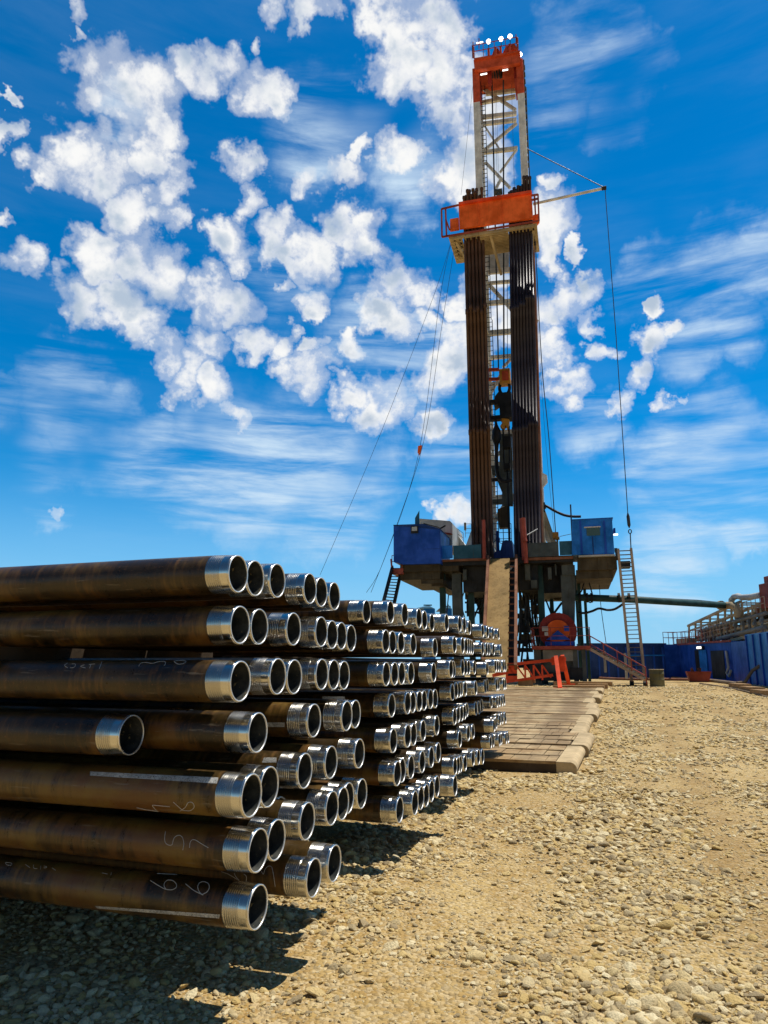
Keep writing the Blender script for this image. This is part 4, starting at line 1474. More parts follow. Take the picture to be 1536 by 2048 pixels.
# racking board
mb = MB()
rpoly(mb, [(917, 404), (1063, 380), (1064, 385), (917, 409)], -3.5, -3.2)
mb.build('board_rim', M['red'], mast)
mb = MB()
rpoly(mb, [(917, 409), (1063, 386), (1066, 436), (919, 457)], -3.3, -3.1)
for x, y0, y1 in ((956, 404, 451), (1003, 397, 444), (1060, 388, 437)):
    rpoly(mb, [(x, y0), (x + 1.5, y0 - .2), (x + 2, y1), (x + .5, y1 + .2)], -3.36, -3.28)
bp = mb.build('board_panel', M['orange'], mast)
mb = MB()
rpoly(mb, [(900, 438), (917, 435), (918, 458), (900, 461)], -3.2, -3.0)
rpoly(mb, [(1066, 430), (1078, 427), (1079, 443), (1066, 458)], -2.6, -2.4)
mb.build('side_panel', M['orange'], mast)
mb = MB()
for pts in ([(883, 418), (884, 474), (900, 471)], [(883, 418), (917, 410)], [(891, 417), (893, 470)], [(892, 440), (899, 460)], [(884, 474), (1076, 442)],
            [(1063, 391), (1076, 389), (1078, 442)], [(1069, 391), (1071, 430)], [(1064, 400), (1077, 397)]):
    for p, q in zip(pts, pts[1:]): rbeam(mb, (*p, -3.4), (*q, -3.4), .12)
mb.build('board_railing', M['rust_red'], mast)
mb = MB()                          # floor framing seen from below
a0, a1 = rab(897, 470, -3.2)[0], rab(1074, 450, -3.2)[0]
zbd = rab(985, 455, -3.2)[1]
for b in (-3.1, -2.2, -1.3, -.4):
    if b < -3 or b > -.5: abox(mb, a0 + .3, a1 - .2, b - .09, b + .09, zbd - .45, zbd - .2)
abox(mb, a0, a0 + 1.0, -3.2, .6, zbd - .30, zbd - .2)
abox(mb, a1 - .5, a1, -3.2, .6, zbd - .30, zbd - .2)
ac0, ac1 = rab(962, 470, -2)[0], rab(1018, 460, -2)[0]
abox(mb, ac0, ac1, -3.1, -.2, zbd - .38, zbd - .3)
for i in range(14):
    b = -3.0 + i * .2
    abox(mb, ac0, ac1, b - .04, b + .04, zbd - .52, zbd - .38)
for a in np.linspace(a0 + .4, ac0 - .3, 5): abox(mb, a - .05, a + .05, -3.1, -.3, zbd - .3, zbd - .12)
for a in np.linspace(ac1 + .3, a1 - .3, 7): abox(mb, a - .05, a + .05, -3.1, -.3, zbd - .3, zbd - .12)
mb.beam(rw(ac0 + .8, -3, zbd - .3), rw(ac0 + 1.3, 0, zbd - 2.2), .18)
mb.beam(rw(a0 + .5, -2.5, zbd - .3), rw(.1, 0, zbd - 3.0), .2)
mb.beam(rw(a1 - .3, -2.5, zbd - .3), rw(MA - .1, 0, zbd - 3.0), .2)
for i in range(7):
    abox(mb, a0 + .1, a0 + .95, -3.1 + i * .5, -2.95 + i * .5, zbd - .36, zbd - .3)
mb.build('board_floor', M['beige'], mast)
mb = MB()
for x, y in ((995, 385), (1003, 384), (1000, 392)):
    c = rp(x - 6, y, -.5)
    mb.tube([c, c + E_AX * .3], .25, 12)
mb.build('tugger_sheave', M['grey'], mast)

# boom out to the right with its stay
boom = thing('davit_boom', 'thin white boom sticking out to the right of the racking board', 'boom', rp(1070, 407, -1))
mb = MB()
BB = -1.0
tip = rp(1210, 376, BB)
mb.tube([rp(1066, 408, BB), tip], .11, 10)
mb.build('boom_pole', M['white'], boom)
mb = MB()
mb.tube([tip - E_AX * .25, tip + E_AX * .1], .16, 10)
mb.build('tip_sheave', M['dark'], boom)
mb = MB()
mb.tube([rp(1051, 296, .2), tip], .035, 6)
mb.build('stay_cable', M['cable'], boom)

# ---------------- racked stands of drill pipe
ZTOPL, ZTOPR = rab(934, 393, -2.0)[1], rab(1040, 383, -2.0)[1]


def stand(x0, x1, top, b, mt, lab, group, r=.105):
    p = rp(x0, 1092, b)
    a0 = (p - RO).dot(E_AX)
    q = rp(x1, 470, b)
    aq, zq = (q - RO).dot(E_AX), q.z
    P0 = rw(a0, b, ZF)
    t = (top - ZF) / (zq - ZF)
    P1 = rw(a0 + (aq - a0) * t, b, top)
    pts, rs = [], []
    cuts = [0, .33, .66, 1.0]
    for i, c in enumerate(cuts):
        for d, k in ((-.007, 1.0), (-.0065, 1.32), (.0065, 1.32), (.007, 1.0)):
            u = c + d
            if 0 <= u <= 1:
                pts.append(P0.lerp(P1, u))
                rs.append(r * k)
        if c == 0:
            pts.insert(0, P0); rs.insert(0, r * 1.3)
    pts.append(P1); rs.append(r * 1.25)
    mb = MB()
    mb.tube(pts, rs, 12)
    tag(mb.build('drill_pipe_stand', M[mt]), lab, 'drill pipe', group)


for i in range(6):
    x = 946.5 + i * 7.6
    xt = 930 + i * 7.2
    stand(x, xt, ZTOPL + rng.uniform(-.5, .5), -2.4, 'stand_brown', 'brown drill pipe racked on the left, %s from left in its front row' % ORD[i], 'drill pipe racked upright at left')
for i in range(5):
    x = 950 + i * 7.6
    xt = 934 + i * 7.2
    stand(x, xt, ZTOPL + rng.uniform(-.4, .6), -2.0, 'stand_brown', 'brown drill pipe stand of the left rear row, glimpsed between the front ones', 'drill pipe racked upright at left')
for i in range(8):
    x = 1030.5 + i * 6.9
    xt = 1020.5 + i * 6.0
    stand(x, xt, ZTOPR + rng.uniform(-.3, .5) + (i > 4) * .5, -2.4, 'stand_shaded', 'shaded drill pipe racked on the right, %s from left in its front row' % ORD[i], 'drill pipe racked upright at right')
for i in range(7):
    x = 1034 + i * 6.9
    xt = 1024 + i * 6.0
    stand(x, xt, ZTOPR + rng.uniform(-.2, .7) + (i > 3) * .5, -2.0, 'stand_shaded', 'shaded drill pipe stand of the right rear row, glimpsed between the front ones', 'drill pipe racked upright at right')

# ---------------- travelling gear
HB = 1.0
tb = thing('travelling_block', 'yellow travelling block hanging between the racked pipes', 'pulley block', rp(1009, 765, HB))
mb = MB()
rbox(mb, 998, 736, 1020, 765, HB - .5, HB + .5)
mb.build('block_frame', M['yellow'], tb, bevel=.08)
mb = MB()
rbox(mb, 1004, 741, 1017, 760, HB - .56, HB - .5)
mb.build('side_plate', M['orange_brown'], tb)
mb = MB()
rbeam(mb, (970, 740, HB), (998, 739, HB), .22)
rbeam(mb, (970, 759, HB), (998, 758, HB), .22)
rbeam(mb, (974, 738, HB), (975, 761, HB), .25)
mb.build('guide_arm', M['orange_brown'], tb)
td = thing('top_drive', 'dark top drive unit with yellow hooks below the travelling block', 'top drive', rp(1005, 850, HB))
mb = MB()
rpoly(mb, [(990, 792), (998, 782), (1002, 785), (1022, 783), (1024, 834), (1000, 836), (998, 805), (988, 812)], HB - .5, HB + .6)
rbox(mb, 973, 800, 1000, 806, HB - .2, HB + .2)
rbox(mb, 974, 830, 1020, 838, HB - .3, HB + .3)
rbox(mb, 978, 806, 981, 832, HB - .2, HB + .2)
mb.build('motor_housing', M['dark'], td)
mb = MB()
rtube(mb, [(1001, 765, HB), (999, 778, HB), (1004, 788, HB), (1014, 788, HB), (1019, 778, HB), (1018, 765, HB)], .13, 8, 4)
mb.build('bail', M['dark'], td)
mb = MB()
rpoly(mb, [(1003, 836), (1018, 838), (1018, 846), (1015, 858), (1011, 850), (1006, 856), (1000, 852), (1004, 846)], HB - .35, HB + .35)
mb.build('hook', M['yellow'], td)
mb = MB()
rtube(mb, [(1006, 852, HB), (1008, 930, HB)], .07, 8)
rtube(mb, [(1018, 852, HB), (1019, 930, HB)], .07, 8)
rbox(mb, 1007, 872, 1022, 894, HB - .4, HB + .4)
rbox(mb, 1007, 926, 1020, 938, HB - .4, HB + .4)
rtube(mb, [(1015, 936, HB), (1019, 1085, HB)], .09, 8)
mb.build('elevator_links', M['dark'], td)
mb = MB()
rtube(mb, [(991, 838, HB), (992.5, 850, HB), (993, 862, HB), (993, 878, HB), (993, 890, HB), (993, 905, HB)], [.06, .12, .34, .36, .18, .14], 12)
rtube(mb, [(993, 905, HB), (993, 925, HB), (994, 943, HB), (999, 957, HB), (1009, 963, HB), (1024, 959, HB)], .15, 10, 5)
rtube(mb, [(979, 961, HB + .5), (990, 958, HB + .5), (1001, 960, HB + .5)], .15, 10, 4)
tag(mb.build('mud_hose', M['black']), 'thick black hose with a bulge looping beside the top drive', 'hose')
dl = MB()
for x0, x1, y1 in ((983, 996.5, 738), (1006, 1006, 738), (984.5, 997.5, 738), (1007.5, 1007.5, 738)):
    dl.tube([rp(x0, 160, HB), rp(x1 if x0 < 1000 else x1 + 1, y1, HB)], .035, 6)
dl.tube([rp(1014.5, 560, 1.5), rp(1015, 735, 1.5)], .025, 6)
for x in (989, 992, 1023):
    dl.tube([rp(x, 168, 2.2), rp(x + 6, 385, 2.2)], .012, 5)
tag(dl.build('drilling_line', M['cable']), 'dark steel lines running from the crown down to the yellow block', 'cable')

# ---------------- gear around the floor
mb = MB()
rpoly(mb, [(982, 1116), (990, 1104), (1001, 1100), (1005, 1082), (1012, 1080), (1024, 1082), (1028, 1116)], -1.5, 0.6)
rtube(mb, [(995, 1062, -1), (995, 1080, -1), (996, 1104, -1)], .12, 8)
rbox(mb, 992, 1075, 999, 1082, -1.2, -.8)
tag(mb.build('iron_roughneck', M['navy']), 'dark hunched machine on the rig floor above the ramp', 'machine')
mb = MB()
rtube(mb, [(975, 1080, 0), (985, 1086, 0), (993, 1080, 0), (1003, 1087, 0), (1013, 1084, 0)], .03, 6, 5)
tag(mb.build('slack_cable', M['cable']), 'sagging thin cable above the dark machine on the rig floor', 'cable')
# raising arms to the right of the mast
mb = MB()
rpoly(mb, [(1078, 1020), (1081, 1006), (1110, 1076), (1106, 1086), (1092, 1080), (1080, 1045)], 1.5, 2.3)
rpoly(mb, [(1078, 942), (1094, 950), (1095, 962), (1078, 982)], 1.5, 2.0)
st = mb.build('mast_strut', M['white'])
tag(st, 'white sloping strut bracing the mast on its right', 'strut')
mb = MB()
rbeam(mb, (1078, 1000, 1.2), (1108, 1086, 1.2), .35, .35)
rpoly(mb, [(1078, 1025), (1090, 1052), (1086, 1058), (1078, 1048)], 1.0, 1.4)
tag(mb.build('raising_arm', M['beige']), 'beige sloping arm behind the right racked pipes', 'arm')
mb = MB()
rtube(mb, [(1085, 1014, 1), (1092, 1012, 1), (1108, 1021, 1), (1128, 1030, 1), (1146, 1033, 1), (1162, 1033, 1)], .10, 8, 5)
rbox(mb, 1080, 1009, 1092, 1016, .8, 1.2)
rtube(mb, [(1088, 1005, 1), (1088, 1024, 1)], .08, 8)
rtube(mb, [(1078, 980, 1), (1083, 984, 1), (1083, 992, 1), (1078, 997, 1)], .05, 6, 4)
tag(mb.build('service_hose', M['black']), 'black hose drooping from the mast to the roof of the right cabin', 'hose')
mb = MB()
rbox(mb, 1105, 1064, 1117, 1076, -2.0, -1.2)
rtube(mb, [(1114, 1070, -2.2), (1116, 1112, -2.2)], .07, 8)
rbox(mb, 1110, 1074, 1119, 1078, -2.4, -2.0)
mb.beam(rp(1119, 1073, -2.2), rp(1142, 1068, -2.2), .03)
tag(mb.build('winch', M['yellow']), 'small yellow winch on the floor left of the right blue cabin', 'winch')

# ---------------- cables
def cable(label, pts, r=.02, mt='cable', sub=6):
    mb = MB()
    rtube(mb, pts, r, 5, sub)
    return tag(mb.build('guy_cable', M[mt]), label, 'cable')


cable('thin guy cable from the racking board down to the far left', [(903, 480, -2), (868, 590, -2.5), (760, 870, -3.5), (640, 1150, -5)], .014)
cable('thin guy cable left of the mast carrying the small orange float', [(904, 478, -1.5), (880, 595, -2), (838, 905, -3), (768, 1120, -4), (733, 1185, -5)], .016)
cable('thin guy cable left of the mast, nearest to it', [(908, 500, -1), (884, 650, -2), (848, 880, -3), (790, 1060, -4), (742, 1185, -5)], .016)
cable('thin cable along the right of the mast down to the small winch', [(1070, 470, -1), (1083, 720, -1.5), (1098, 880, -1.8), (1111, 1064, -2.1)], .035)
cable('second thin cable right of the mast, fainter and closer in', [(1069, 500, 0), (1080, 720, 0), (1091, 880, 0), (1108, 1064, -.5)], .012)
cable('thin cable from the crown down to the left of the mast', [(948, 150, 1), (932, 300, .5), (922, 390, -1)], .012)
mb = MB()
rpoly(mb, [(835, 905), (836, 892), (843, 890), (843, 896), (838, 910)], -3.1, -2.9)
tag(mb.build('cable_float', M['orange']), 'small orange weight hanging on a cable left of the mast', 'weight')
hk = thing('hoist_line', 'long thin line from the boom tip down to a hook above the right stairs', 'hoist line', rp(1261, 1100, -4.0))
mb = MB()
mb.tube([tip, tip.lerp(rp(1255, 1020, -4), .5) + Vector((0.05, 0, -.05)), rp(1255.5, 1025, -4)], .028, 6)
mb.build('line', M['cable'], hk)
mb = MB()
mb.tube([rp(1255.5, 1025, -4), rp(1256.2, 1033, -4), rp(1258, 1050, -4), rp(1258.6, 1056, -4)], [.03, .11, .11, .03], 8)
mb.build('weight', M['cable'], hk)
mb = MB()
ring = [rp(1260 + 3 * math.cos(t), 1063 + 4 * math.sin(t), -4) for t in np.linspace(0, 2 * math.pi, 15)]
mb.tube(ring, .035, 6)
mb.tube([rp(1260.5, 1067, -4), rp(1262, 1098, -4)], .035, 6)
mb.build('hook', M['cable'], hk)

# ---------------- stairs
def stairs(label, tl, tr, bl, br, n, rail_mt, tread_mt, group=None, feet=True, hand=0.0):
    tl, tr, bl, br = map(Vector, (tl, tr, bl, br))
    t = thing('steel_stairs', label, 'stairs', (bl + br) / 2, group)
    for a, b in ((tl, bl), (tr, br)):
        mb = MB()
        mb.beam(a, b, .15, .26, N_AX)
        mb.build('stringer', M[rail_mt], t)
    for i in range(n):
        u = (i + .5) / n
        p, q = tl.lerp(bl, u), tr.lerp(br, u)
        mb = MB()
        mb.beam(p, q, .20, .045, UP)
        mb.build('tread', M[tread_mt], t)
    if hand:
        for a, b in ((tl, bl), (tr, br)):
            mb = MB()
            mb.beam(a + UP * hand, b + UP * hand, .05)
            mb.beam(a + UP * hand * .5, b + UP * hand * .5, .04)
            for u in (0, .25, .5, .75, 1):
                p = a.lerp(b, u)
                mb.beam(p, p + UP * hand, .05)
            mb.build('handrail', M[rail_mt], t)
    if feet:
        for p in (bl, br):
            mb = MB()
            mb.tube([p - E_AX * .12 + UP * .12, p + E_AX * .12 + UP * .12], .17, 14)
            mb.build('foot_wheel', M['dark'], t)
    return t


bl, br = onG(1264, 1371), onG(1291, 1372)
sr = stairs('long steep steel stairs standing free at the right end of the rig', rp(1236, 1098, -4), rp(1262, 1097, -4), bl, br, 32, 'galv', 'step')
mb = MB()
rbox(mb, 1240, 1122, 1261, 1134, -4.2, -3.2)
mb.build('landing', M['dark'], sr)
mb = MB()
rbox(mb, 1229, 1096, 1235, 1104, -4.1, -3.9)
rbox(mb, 1231, 1104, 1236, 1120, -4.1, -3.9)
mb.build('landing_bracket', M['grey'], sr)
stairs('short steel stairs hanging at the left end of the rig', rp(785, 1134, -4.6), rp(804, 1134, -3.4), rp(764, 1215, -8), rp(786, 1218, -6.8), 14, 'dark', 'dark', None, False, .0)
mb = MB()
rbox(mb, 784, 1137, 806, 1148, -4.8, -3.5)
railing(mb, [rp(784, 1138, -4.8), rp(804, 1138, -4.8)], .95, .5, .025)
rbeam(mb, (782, 1118, -4.8), (784, 1140, -4.8), .1)
tag(mb.build('stair_landing', M['rust_red']), 'small landing with a red post below the left blue cabin', 'landing')

# ---------------- reel platform in front of the right legs
BP = -6.0
pf = thing('reel_platform', 'rusty red platform with railing on a pale grey base under the rig', 'platform', rp(1118, 1352, BP))
mb = MB()
rbox(mb, 1064, 1292, 1181, 1299, BP, BP + 3.0)
mb.build('deck', M['rust_red'], pf)
mb = MB()
a0, za = rab(1064, 1292, BP)
a1, _ = rab(1181, 1292, BP)
railing(mb, [rw(a0, BP, za), rw(a1, BP, za)], 1.12, 1.1, .022)
railing(mb, [rw(a1, BP, za), rw(a1, BP + 3, za)], 1.12, 1.1, .022)
railing(mb, [rw(a0, BP, za), rw(a0, BP + 3, za)], 1.12, 1.1, .022)
mb.build('railing', M['rust_red'], pf)
mb = MB()
rbox(mb, 1086, 1300, 1146, 1322, BP + .3, BP + 2.7)
mb.build('base_box', M['mid_grey'], pf)
mb = MB()
for x0, x1 in ((1068, 1082), (1146, 1156), (1164, 1172)):
    a_0, a_1 = rab(x0, 1320, BP + .3)[0], rab(x1, 1320, BP + .3)[0]
    abox(mb, a_0, a_1, BP + .3, BP + .9, GR, za - .2)
    abox(mb, a_0, a_1, BP + 2.2, BP + 2.7, GR, za - .2)
a_0, a_1 = rab(1086, 1330, BP + .3)[0], rab(1146, 1330, BP + .3)[0]
abox(mb, a_0, a_1, BP + .6, BP + 2.6, GR + .5, rab(1110, 1322, BP + .3)[1])
mb.build('base_post', M['grey'], pf)
mb = MB()
for x0, x1, y0, y1 in ((1080, 1140, 1345, 1362), (1140, 1165, 1335, 1360), (1060, 1085, 1330, 1362)):
    rbox(mb, x0, y0, x1, y1, BP + .2, BP + 1.6)
mb.build('base_skid', M['dark'], pf)
stairs('low grey stairs with red handrail from the reel platform down to the right', rp(1180, 1298, BP + .2), rp(1184, 1296, BP + 1.1), rp(1289, 1360, BP - 1.2), rp(1295, 1358, BP - .3), 11, 'galv', 'grey', None, False, .0)
mb = MB()
for d in (0, .9):
    p, q = rp(1180, 1272, BP + .2 + d), rp(1291, 1335, BP - 1.2 + d)
    mb.beam(p, q, .06)
    mb.beam(p - UP * .5, q - UP * .5, .04)
    for u in (0, .25, .5, .75, 1):
        s_ = p.lerp(q, u)
        mb.beam(s_, s_ - UP * .95, .06)
tag(mb.build('red_handrail', M['rust_red']), 'rusty red handrail over the low grey stairs beside the reel platform', 'handrail')
mb = MB()
for x, y0, y1, b in ((1210, 1302, 1345, -3), (1252, 1306, 1358, -4)):
    rbox(mb, x - 2.5, y0, x + 2.5, y1, b, b + .25)
tag(mb.build('marker_post', M['pale_grey']), 'pale upright posts standing behind the low grey stairs', 'post')
rl = thing('cable_reel', 'large orange and dark red cable reel with a blue bracket on the platform', 'reel', rp(1116, 1292, BP + 1.3))
c = rp(1116, 1263, BP + 1.4)
mb = MB()
mb.tube([c + N_AX * .3, c - N_AX * .3], 1.18, 40)
for i in range(26):
    t = 2 * math.pi * i / 26
    d = E_AX * math.cos(t) + UP * math.sin(t)
    mb.beam(c - N_AX * .33 + d * .62, c - N_AX * .33 + d * 1.2, .06, .05, N_AX)
mb.build('reel_flange', M['dark_red'], rl)
mb = MB()
mb.tube([c - N_AX * .3, c - N_AX * .46], .72, 32)
mb.build('hub_disc', M['orange'], rl)
mb = MB()
cc = c - N_AX * .5
mb.add([cc + E_AX * -.75 - UP * .55, cc + E_AX * .75 - UP * .55, cc + UP * .05, cc + E_AX * -.75 - UP * .55 - N_AX * .15, cc + E_AX * .75 - UP * .55 - N_AX * .15, cc + UP * .05 - N_AX * .15],
       [(0, 1, 2), (3, 5, 4), (0, 3, 4, 1), (1, 4, 5, 2), (2, 5, 3, 0)])
rbox(mb, 1128, 1252, 1138, 1262, BP + .7, BP + .9)
rbox(mb, 1090, 1283, 1150, 1291, BP + .8, BP + 1.9)
mb.build('reel_bracket', M['blue'], rl)
mb = MB()
rbox(mb, 1084, 1253, 1096, 1262, BP + .6, BP + 1.0)
rbox(mb, 1089, 1264, 1096, 1272, BP + .6, BP + 1.0)
tag(mb.build('control_box', M['pale_grey']), 'small pale boxes mounted left of the orange cable reel', 'box')

# ---------------- red lattice trough on legs, standing on the mats
BT = -12.3
rt = thing('pipe_trough', 'bright red lattice trough on splayed legs at the end of the mats', 'trough', onG(1062, 1384))
mb = MB()
for b in (BT, BT + .9):
    rbeam(mb, (1013, 1330, b), (1105, 1320, b), .16)
    rbeam(mb, (1011, 1364, b), (1106, 1350, b), .14)
    for x0, x1 in ((1016, 1032), (1032, 1050), (1050, 1067), (1067, 1084), (1084, 1102)):
        rbeam(mb, (x0, 1330, b), (x0 + 1, 1360, b), .09)
        rbeam(mb, (x0, 1330, b), (x1, 1355, b), .08)
for x in range(1016, 1104, 12):
    p, q = rp(x, 1330 - (x - 1016) * .11, BT), rp(x, 1330 - (x - 1016) * .11, BT + .9)
    q = p + N_AX * .9
    mb.beam(p, q, .10)
mb.build('lattice_frame', M['red'], rt)
mb = MB()
rpoly(mb, [(1012, 1328), (1034, 1326), (1034, 1362), (1011, 1365)], BT - .04, BT + .1)
rbox(mb, 1103, 1314, 1112, 1330, BT - .1, BT + 1.1)
rbox(mb, 1118, 1312, 1130, 1343, BT + .1, BT + .3)
mb.build('end_plate', M['red'], rt)
mb = MB()
for (x0, y0), (x1, y1), b in (((1112, 1314), (1121, 1385), BT - .2), ((1125, 1312), (1138, 1376), BT + 1.1)):
    p = rp(x0, y0, b)
    q = onG(x1, y1)
    q = Vector((q.x, q.y, max(q.z, ghgt(q.x, q.y) + .2)))
    mb.beam(p, q, .20, .20, N_AX)
    mb.beam(q - E_AX * .35, q + E_AX * .35, .3, .06, UP)
mb.beam(rp(1103, 1322, BT), rp(1130, 1318, BT + .5), .2)
mb.build('splayed_leg', M['red'], rt)
mb = MB()
rbeam(mb, (985, 1352, BT), (1012, 1346, BT), .14)
rbeam(mb, (985, 1350, BT), (1004, 1344, BT), .10)
mb.build('tail_bar', M['red'], rt)
mb = MB()
rbox(mb, 1036, 1358, 1064, 1372, BT + .1, BT + .9)
rbox(mb, 1060, 1358, 1070, 1366, BT + .3, BT + .8)
tag(mb.build('wooden_block', M['timber']), 'brown wooden block under the red trough', 'block')

# ---------------- ground clutter around the rig
for (x, y, w, d), lab in (((1166, 1372, 3.4, .8), 'loose flat timber board at the right edge of the mats, farthest of three'), ((1158, 1381, 2.6, .7), 'loose flat timber board overlapping the mats right of the red trough'),
                          ((1186, 1377, 1.6, .6), 'short loose timber board lying on gravel beyond the mats')):
    p = onG(x, y)
    mb = MB()
    mb.obox(p + UP * .13, M_AX, S_AX, UP, w / 2, d / 2, .13)
    tag(mb.build('loose_board', M['timber'], bevel=.02), lab, 'board', 'loose boards beside the mats')
bq = onG(1315, 1373)
bb = thing('waste_barrel', 'dirty olive open barrel standing on gravel right of the long stairs', 'barrel', bq)
mb = MB()
k = 0.42
mb.tube([bq, bq + UP * .03, bq + UP * .35, bq + UP * .37, bq + UP * .40, bq + UP * .7, bq + UP * .72, bq + UP * .75, bq + UP * .98], [k, k, k * .98, k * 1.03, k * .98, k * .98, k * 1.04, k * .99, k * .97], 28, False)
mb.tube([bq + UP * .98, bq + UP * .06], [k * .94, k * .92], 28)
mb.build('barrel_body', M['barrel'], bb)
mb = MB()
ring = [bq + UP * .98 + Vector((math.cos(t), math.sin(t), 0)) * k * .97 for t in np.linspace(0, 2 * math.pi, 29)]
mb.tube(ring, .025, 6)
mb.build('barrel_rim', M['beige'], bb)
q = onG(1398, 1364)
tub = thing('red_tub', 'faded red scrap tub on the ground in front of the blue container', 'tub', q)
mb = MB()
for dx, w in ((-.0, .9),):
    vs = []
    for z, sx, sy in ((0, .62, .38), (.75, .82, .5)):
        for i, j in ((-1, -1), (1, -1), (1, 1), (-1, 1)): vs.append(q + E_AX * sx * i + N_AX * sy * j + UP * z)
    mb.add(vs, [(0, 3, 2, 1), (0, 1, 5, 4), (1, 2, 6, 5), (2, 3, 7, 6), (3, 0, 4, 7)])
    vi = []
    for z, sx, sy in ((.12, .58, .34), (.75, .77, .46)):
        for i, j in ((-1, -1), (1, -1), (1, 1), (-1, 1)): vi.append(q + E_AX * sx * i + N_AX * sy * j + UP * z)
    mb.add(vi, [(0, 1, 2, 3), (0, 4, 5, 1), (1, 5, 6, 2), (2, 6, 7, 3), (3, 7, 4, 0)])
mb.build('tub_shell', M['rust_red'], tub)
mb = MB()
for i in range(5):
    a = q + E_AX * rng.uniform(-.5, .5) + N_AX * rng.uniform(-.2, .2) + UP * .3
    mb.beam(a, a + UP * rng.uniform(.4, .8) + E_AX * rng.uniform(-.3, .3), .09)
mb.build('scrap', M['rust'], tub)


def ground_hose(label, pts, r, mt='cord'):
    q = [onG(x, y) + UP * r * .7 for x, y in pts]
    f = []
    for i in range(len(q) - 1):
        p0, p1, p2, p3 = q[max(i - 1, 0)], q[i], q[i + 1], q[min(i + 2, len(q) - 1)]
        for j in range(6):
            t = j / 6
            f.append(0.5 * ((2 * p1) + (p2 - p0) * t + (2 * p0 - 5 * p1 + 4 * p2 - p3) * t * t + (3 * p1 - p0 - 3 * p2 + p3) * t ** 3))
    mb = MB()
    mb.tube(f + [q[-1]], r, 8)
    tag(mb.build('ground_hose', M[mt]), label, 'hose')


ground_hose('brown hose lying on the ground from the platform past the long stairs', [(1172, 1352), (1186, 1356), (1210, 1359), (1260, 1361), (1330, 1361), (1385, 1362)], .12, 'rust')
ground_hose('earth coloured hose along the foot of the blue containers', [(1330, 1357), (1400, 1362), (1440, 1366), (1475, 1371)], .13)
ground_hose('thin cable lying on gravel towards the right edge', [(1400, 1368), (1440, 1374), (1490, 1384), (1536, 1396)], .05)

# ------------------------------------------------------------------ containers, tanks and pipework at the right
# their front runs from deep in the scene towards the camera along the right side
def box_between(mb, p, q, depth, h, z0=None):
    """upright block whose front foot runs from p to q, depth away from the camera side"""
    p, q = Vector((p.x, p.y, 0)), Vector((q.x, q.y, 0))
    d = (q - p).normalized()
    n = Vector((-d.y, d.x, 0))
    if n.dot(p) < 0: n = -n
    z = min(ghgt(p.x, p.y), ghgt(q.x, q.y)) if z0 is None else z0
    c = (p + q) / 2 + n * depth / 2 + UP * (z + h / 2)
    mb.obox(c, d, n, UP, (q - p).length / 2, depth / 2, h / 2)
    return d, n, z


# far long tank behind the stairs
t = thing('blue_tank', 'long dark blue tank wall behind the long stairs, far right of the rig', 'tank', onG(1255, 1356))
mb = MB()
pA, pB = atY(1172, 1352, 63), atY(1338, 1352, 63)
d, n, z = box_between(mb, pA, pB, 2.5, atY(1250, 1287, 63).z - .57)
mb.build('tank_wall', M['navy'], t)
mb = MB()
for i in range(9):
    p = Vector((pA.x, pA.y, 0)).lerp(Vector((pB.x, pB.y, 0)), (i + .5) / 9) - n * .03
    mb.obox(p + UP * (z + 1.4), d, n, UP, .07, .05, 1.3)
mb.build('wall_rib', M['blue'], t)
mb = MB()
p = Vector((pA.x, pA.y, 0)).lerp(Vector((pB.x, pB.y, 0)), .72) - n * .04
mb.obox(p + UP * (z + 2.0), d, n, UP, 1.8, .05, .06)
mb.build('step_rail', M['bright_blue'], t)

# container with the doors
Q0, Q1, Q2 = onG(1333, 1358), onG(1354, 1357.5), onG(1470, 1364)
hC = atY(1400, 1286, (Q1.y + Q2.y) / 2).z - .6
ct = thing('blue_container', 'dark blue container with an open bright blue door and a lit lamp above it', 'container', (Q1 + Q2) / 2)
mb = MB()
d, n, z = box_between(mb, Q1, Q2, 3.0, hC)
mb.build('container_wall', M['blue'], ct)
L = (Vector((Q2.x, Q2.y, 0)) - Vector((Q1.x, Q1.y, 0))).length
O1 = Vector((Q1.x, Q1.y, 0))


def onwall(x, y, off=0.0):
    """spot of the front wall under a picked direction"""
    dd = ray(x, y)
    tt = (O1 - n * off - CAM).dot(n) / dd.dot(n)
    return CAM + dd * tt


def wallbox(mb, x0, y0, x1, y1, off, th):
    p, q = onwall(x0, (y0 + y1) / 2), onwall(x1, (y0 + y1) / 2)
    u0, u1 = (p - O1).dot(d), (q - O1).dot(d)
    zt, zb = onwall((x0 + x1) / 2, y0).z, onwall((x0 + x1) / 2, y1).z
    c = O1 + d * ((u0 + u1) / 2) - n * (off + th / 2)
    c.z = (zt + zb) / 2
    mb.obox(c, d, n, UP, abs(u1 - u0) / 2, th / 2, abs(zt - zb) / 2)


mb = MB()
mb.hexa([Vector((Q0.x, Q0.y, z)), Vector((Q1.x, Q1.y, z)), Vector((Q1.x, Q1.y, z)) + n * 3, Vector((Q0.x, Q0.y, z)) + n * 3,
         Vector((Q0.x, Q0.y, z + hC)), Vector((Q1.x, Q1.y, z + hC)), Vector((Q1.x, Q1.y, z + hC)) + n * 3, Vector((Q0.x, Q0.y, z + hC)) + n * 3])
mb.build('end_wall', M['blue'], ct)
mb = MB()
wallbox(mb, 1392, 1300, 1401, 1353, 0, .04)
mb.build('doorway', M['black'], ct)
dr = MB()
wallbox(dr, 1401.5, 1300, 1416, 1350, .03, .06)
dr.build('door', M['bright_blue'], ct)
mb = MB()
wallbox(mb, 1424, 1301, 1450, 1357, 0, .04)
mb.build('doorway', M['black'], ct)
lp = MB()
wallbox(lp, 1397, 1292, 1409, 1299, .02, .18)
lp.build('wall_lamp', M['dark'], ct)
mb = MB()
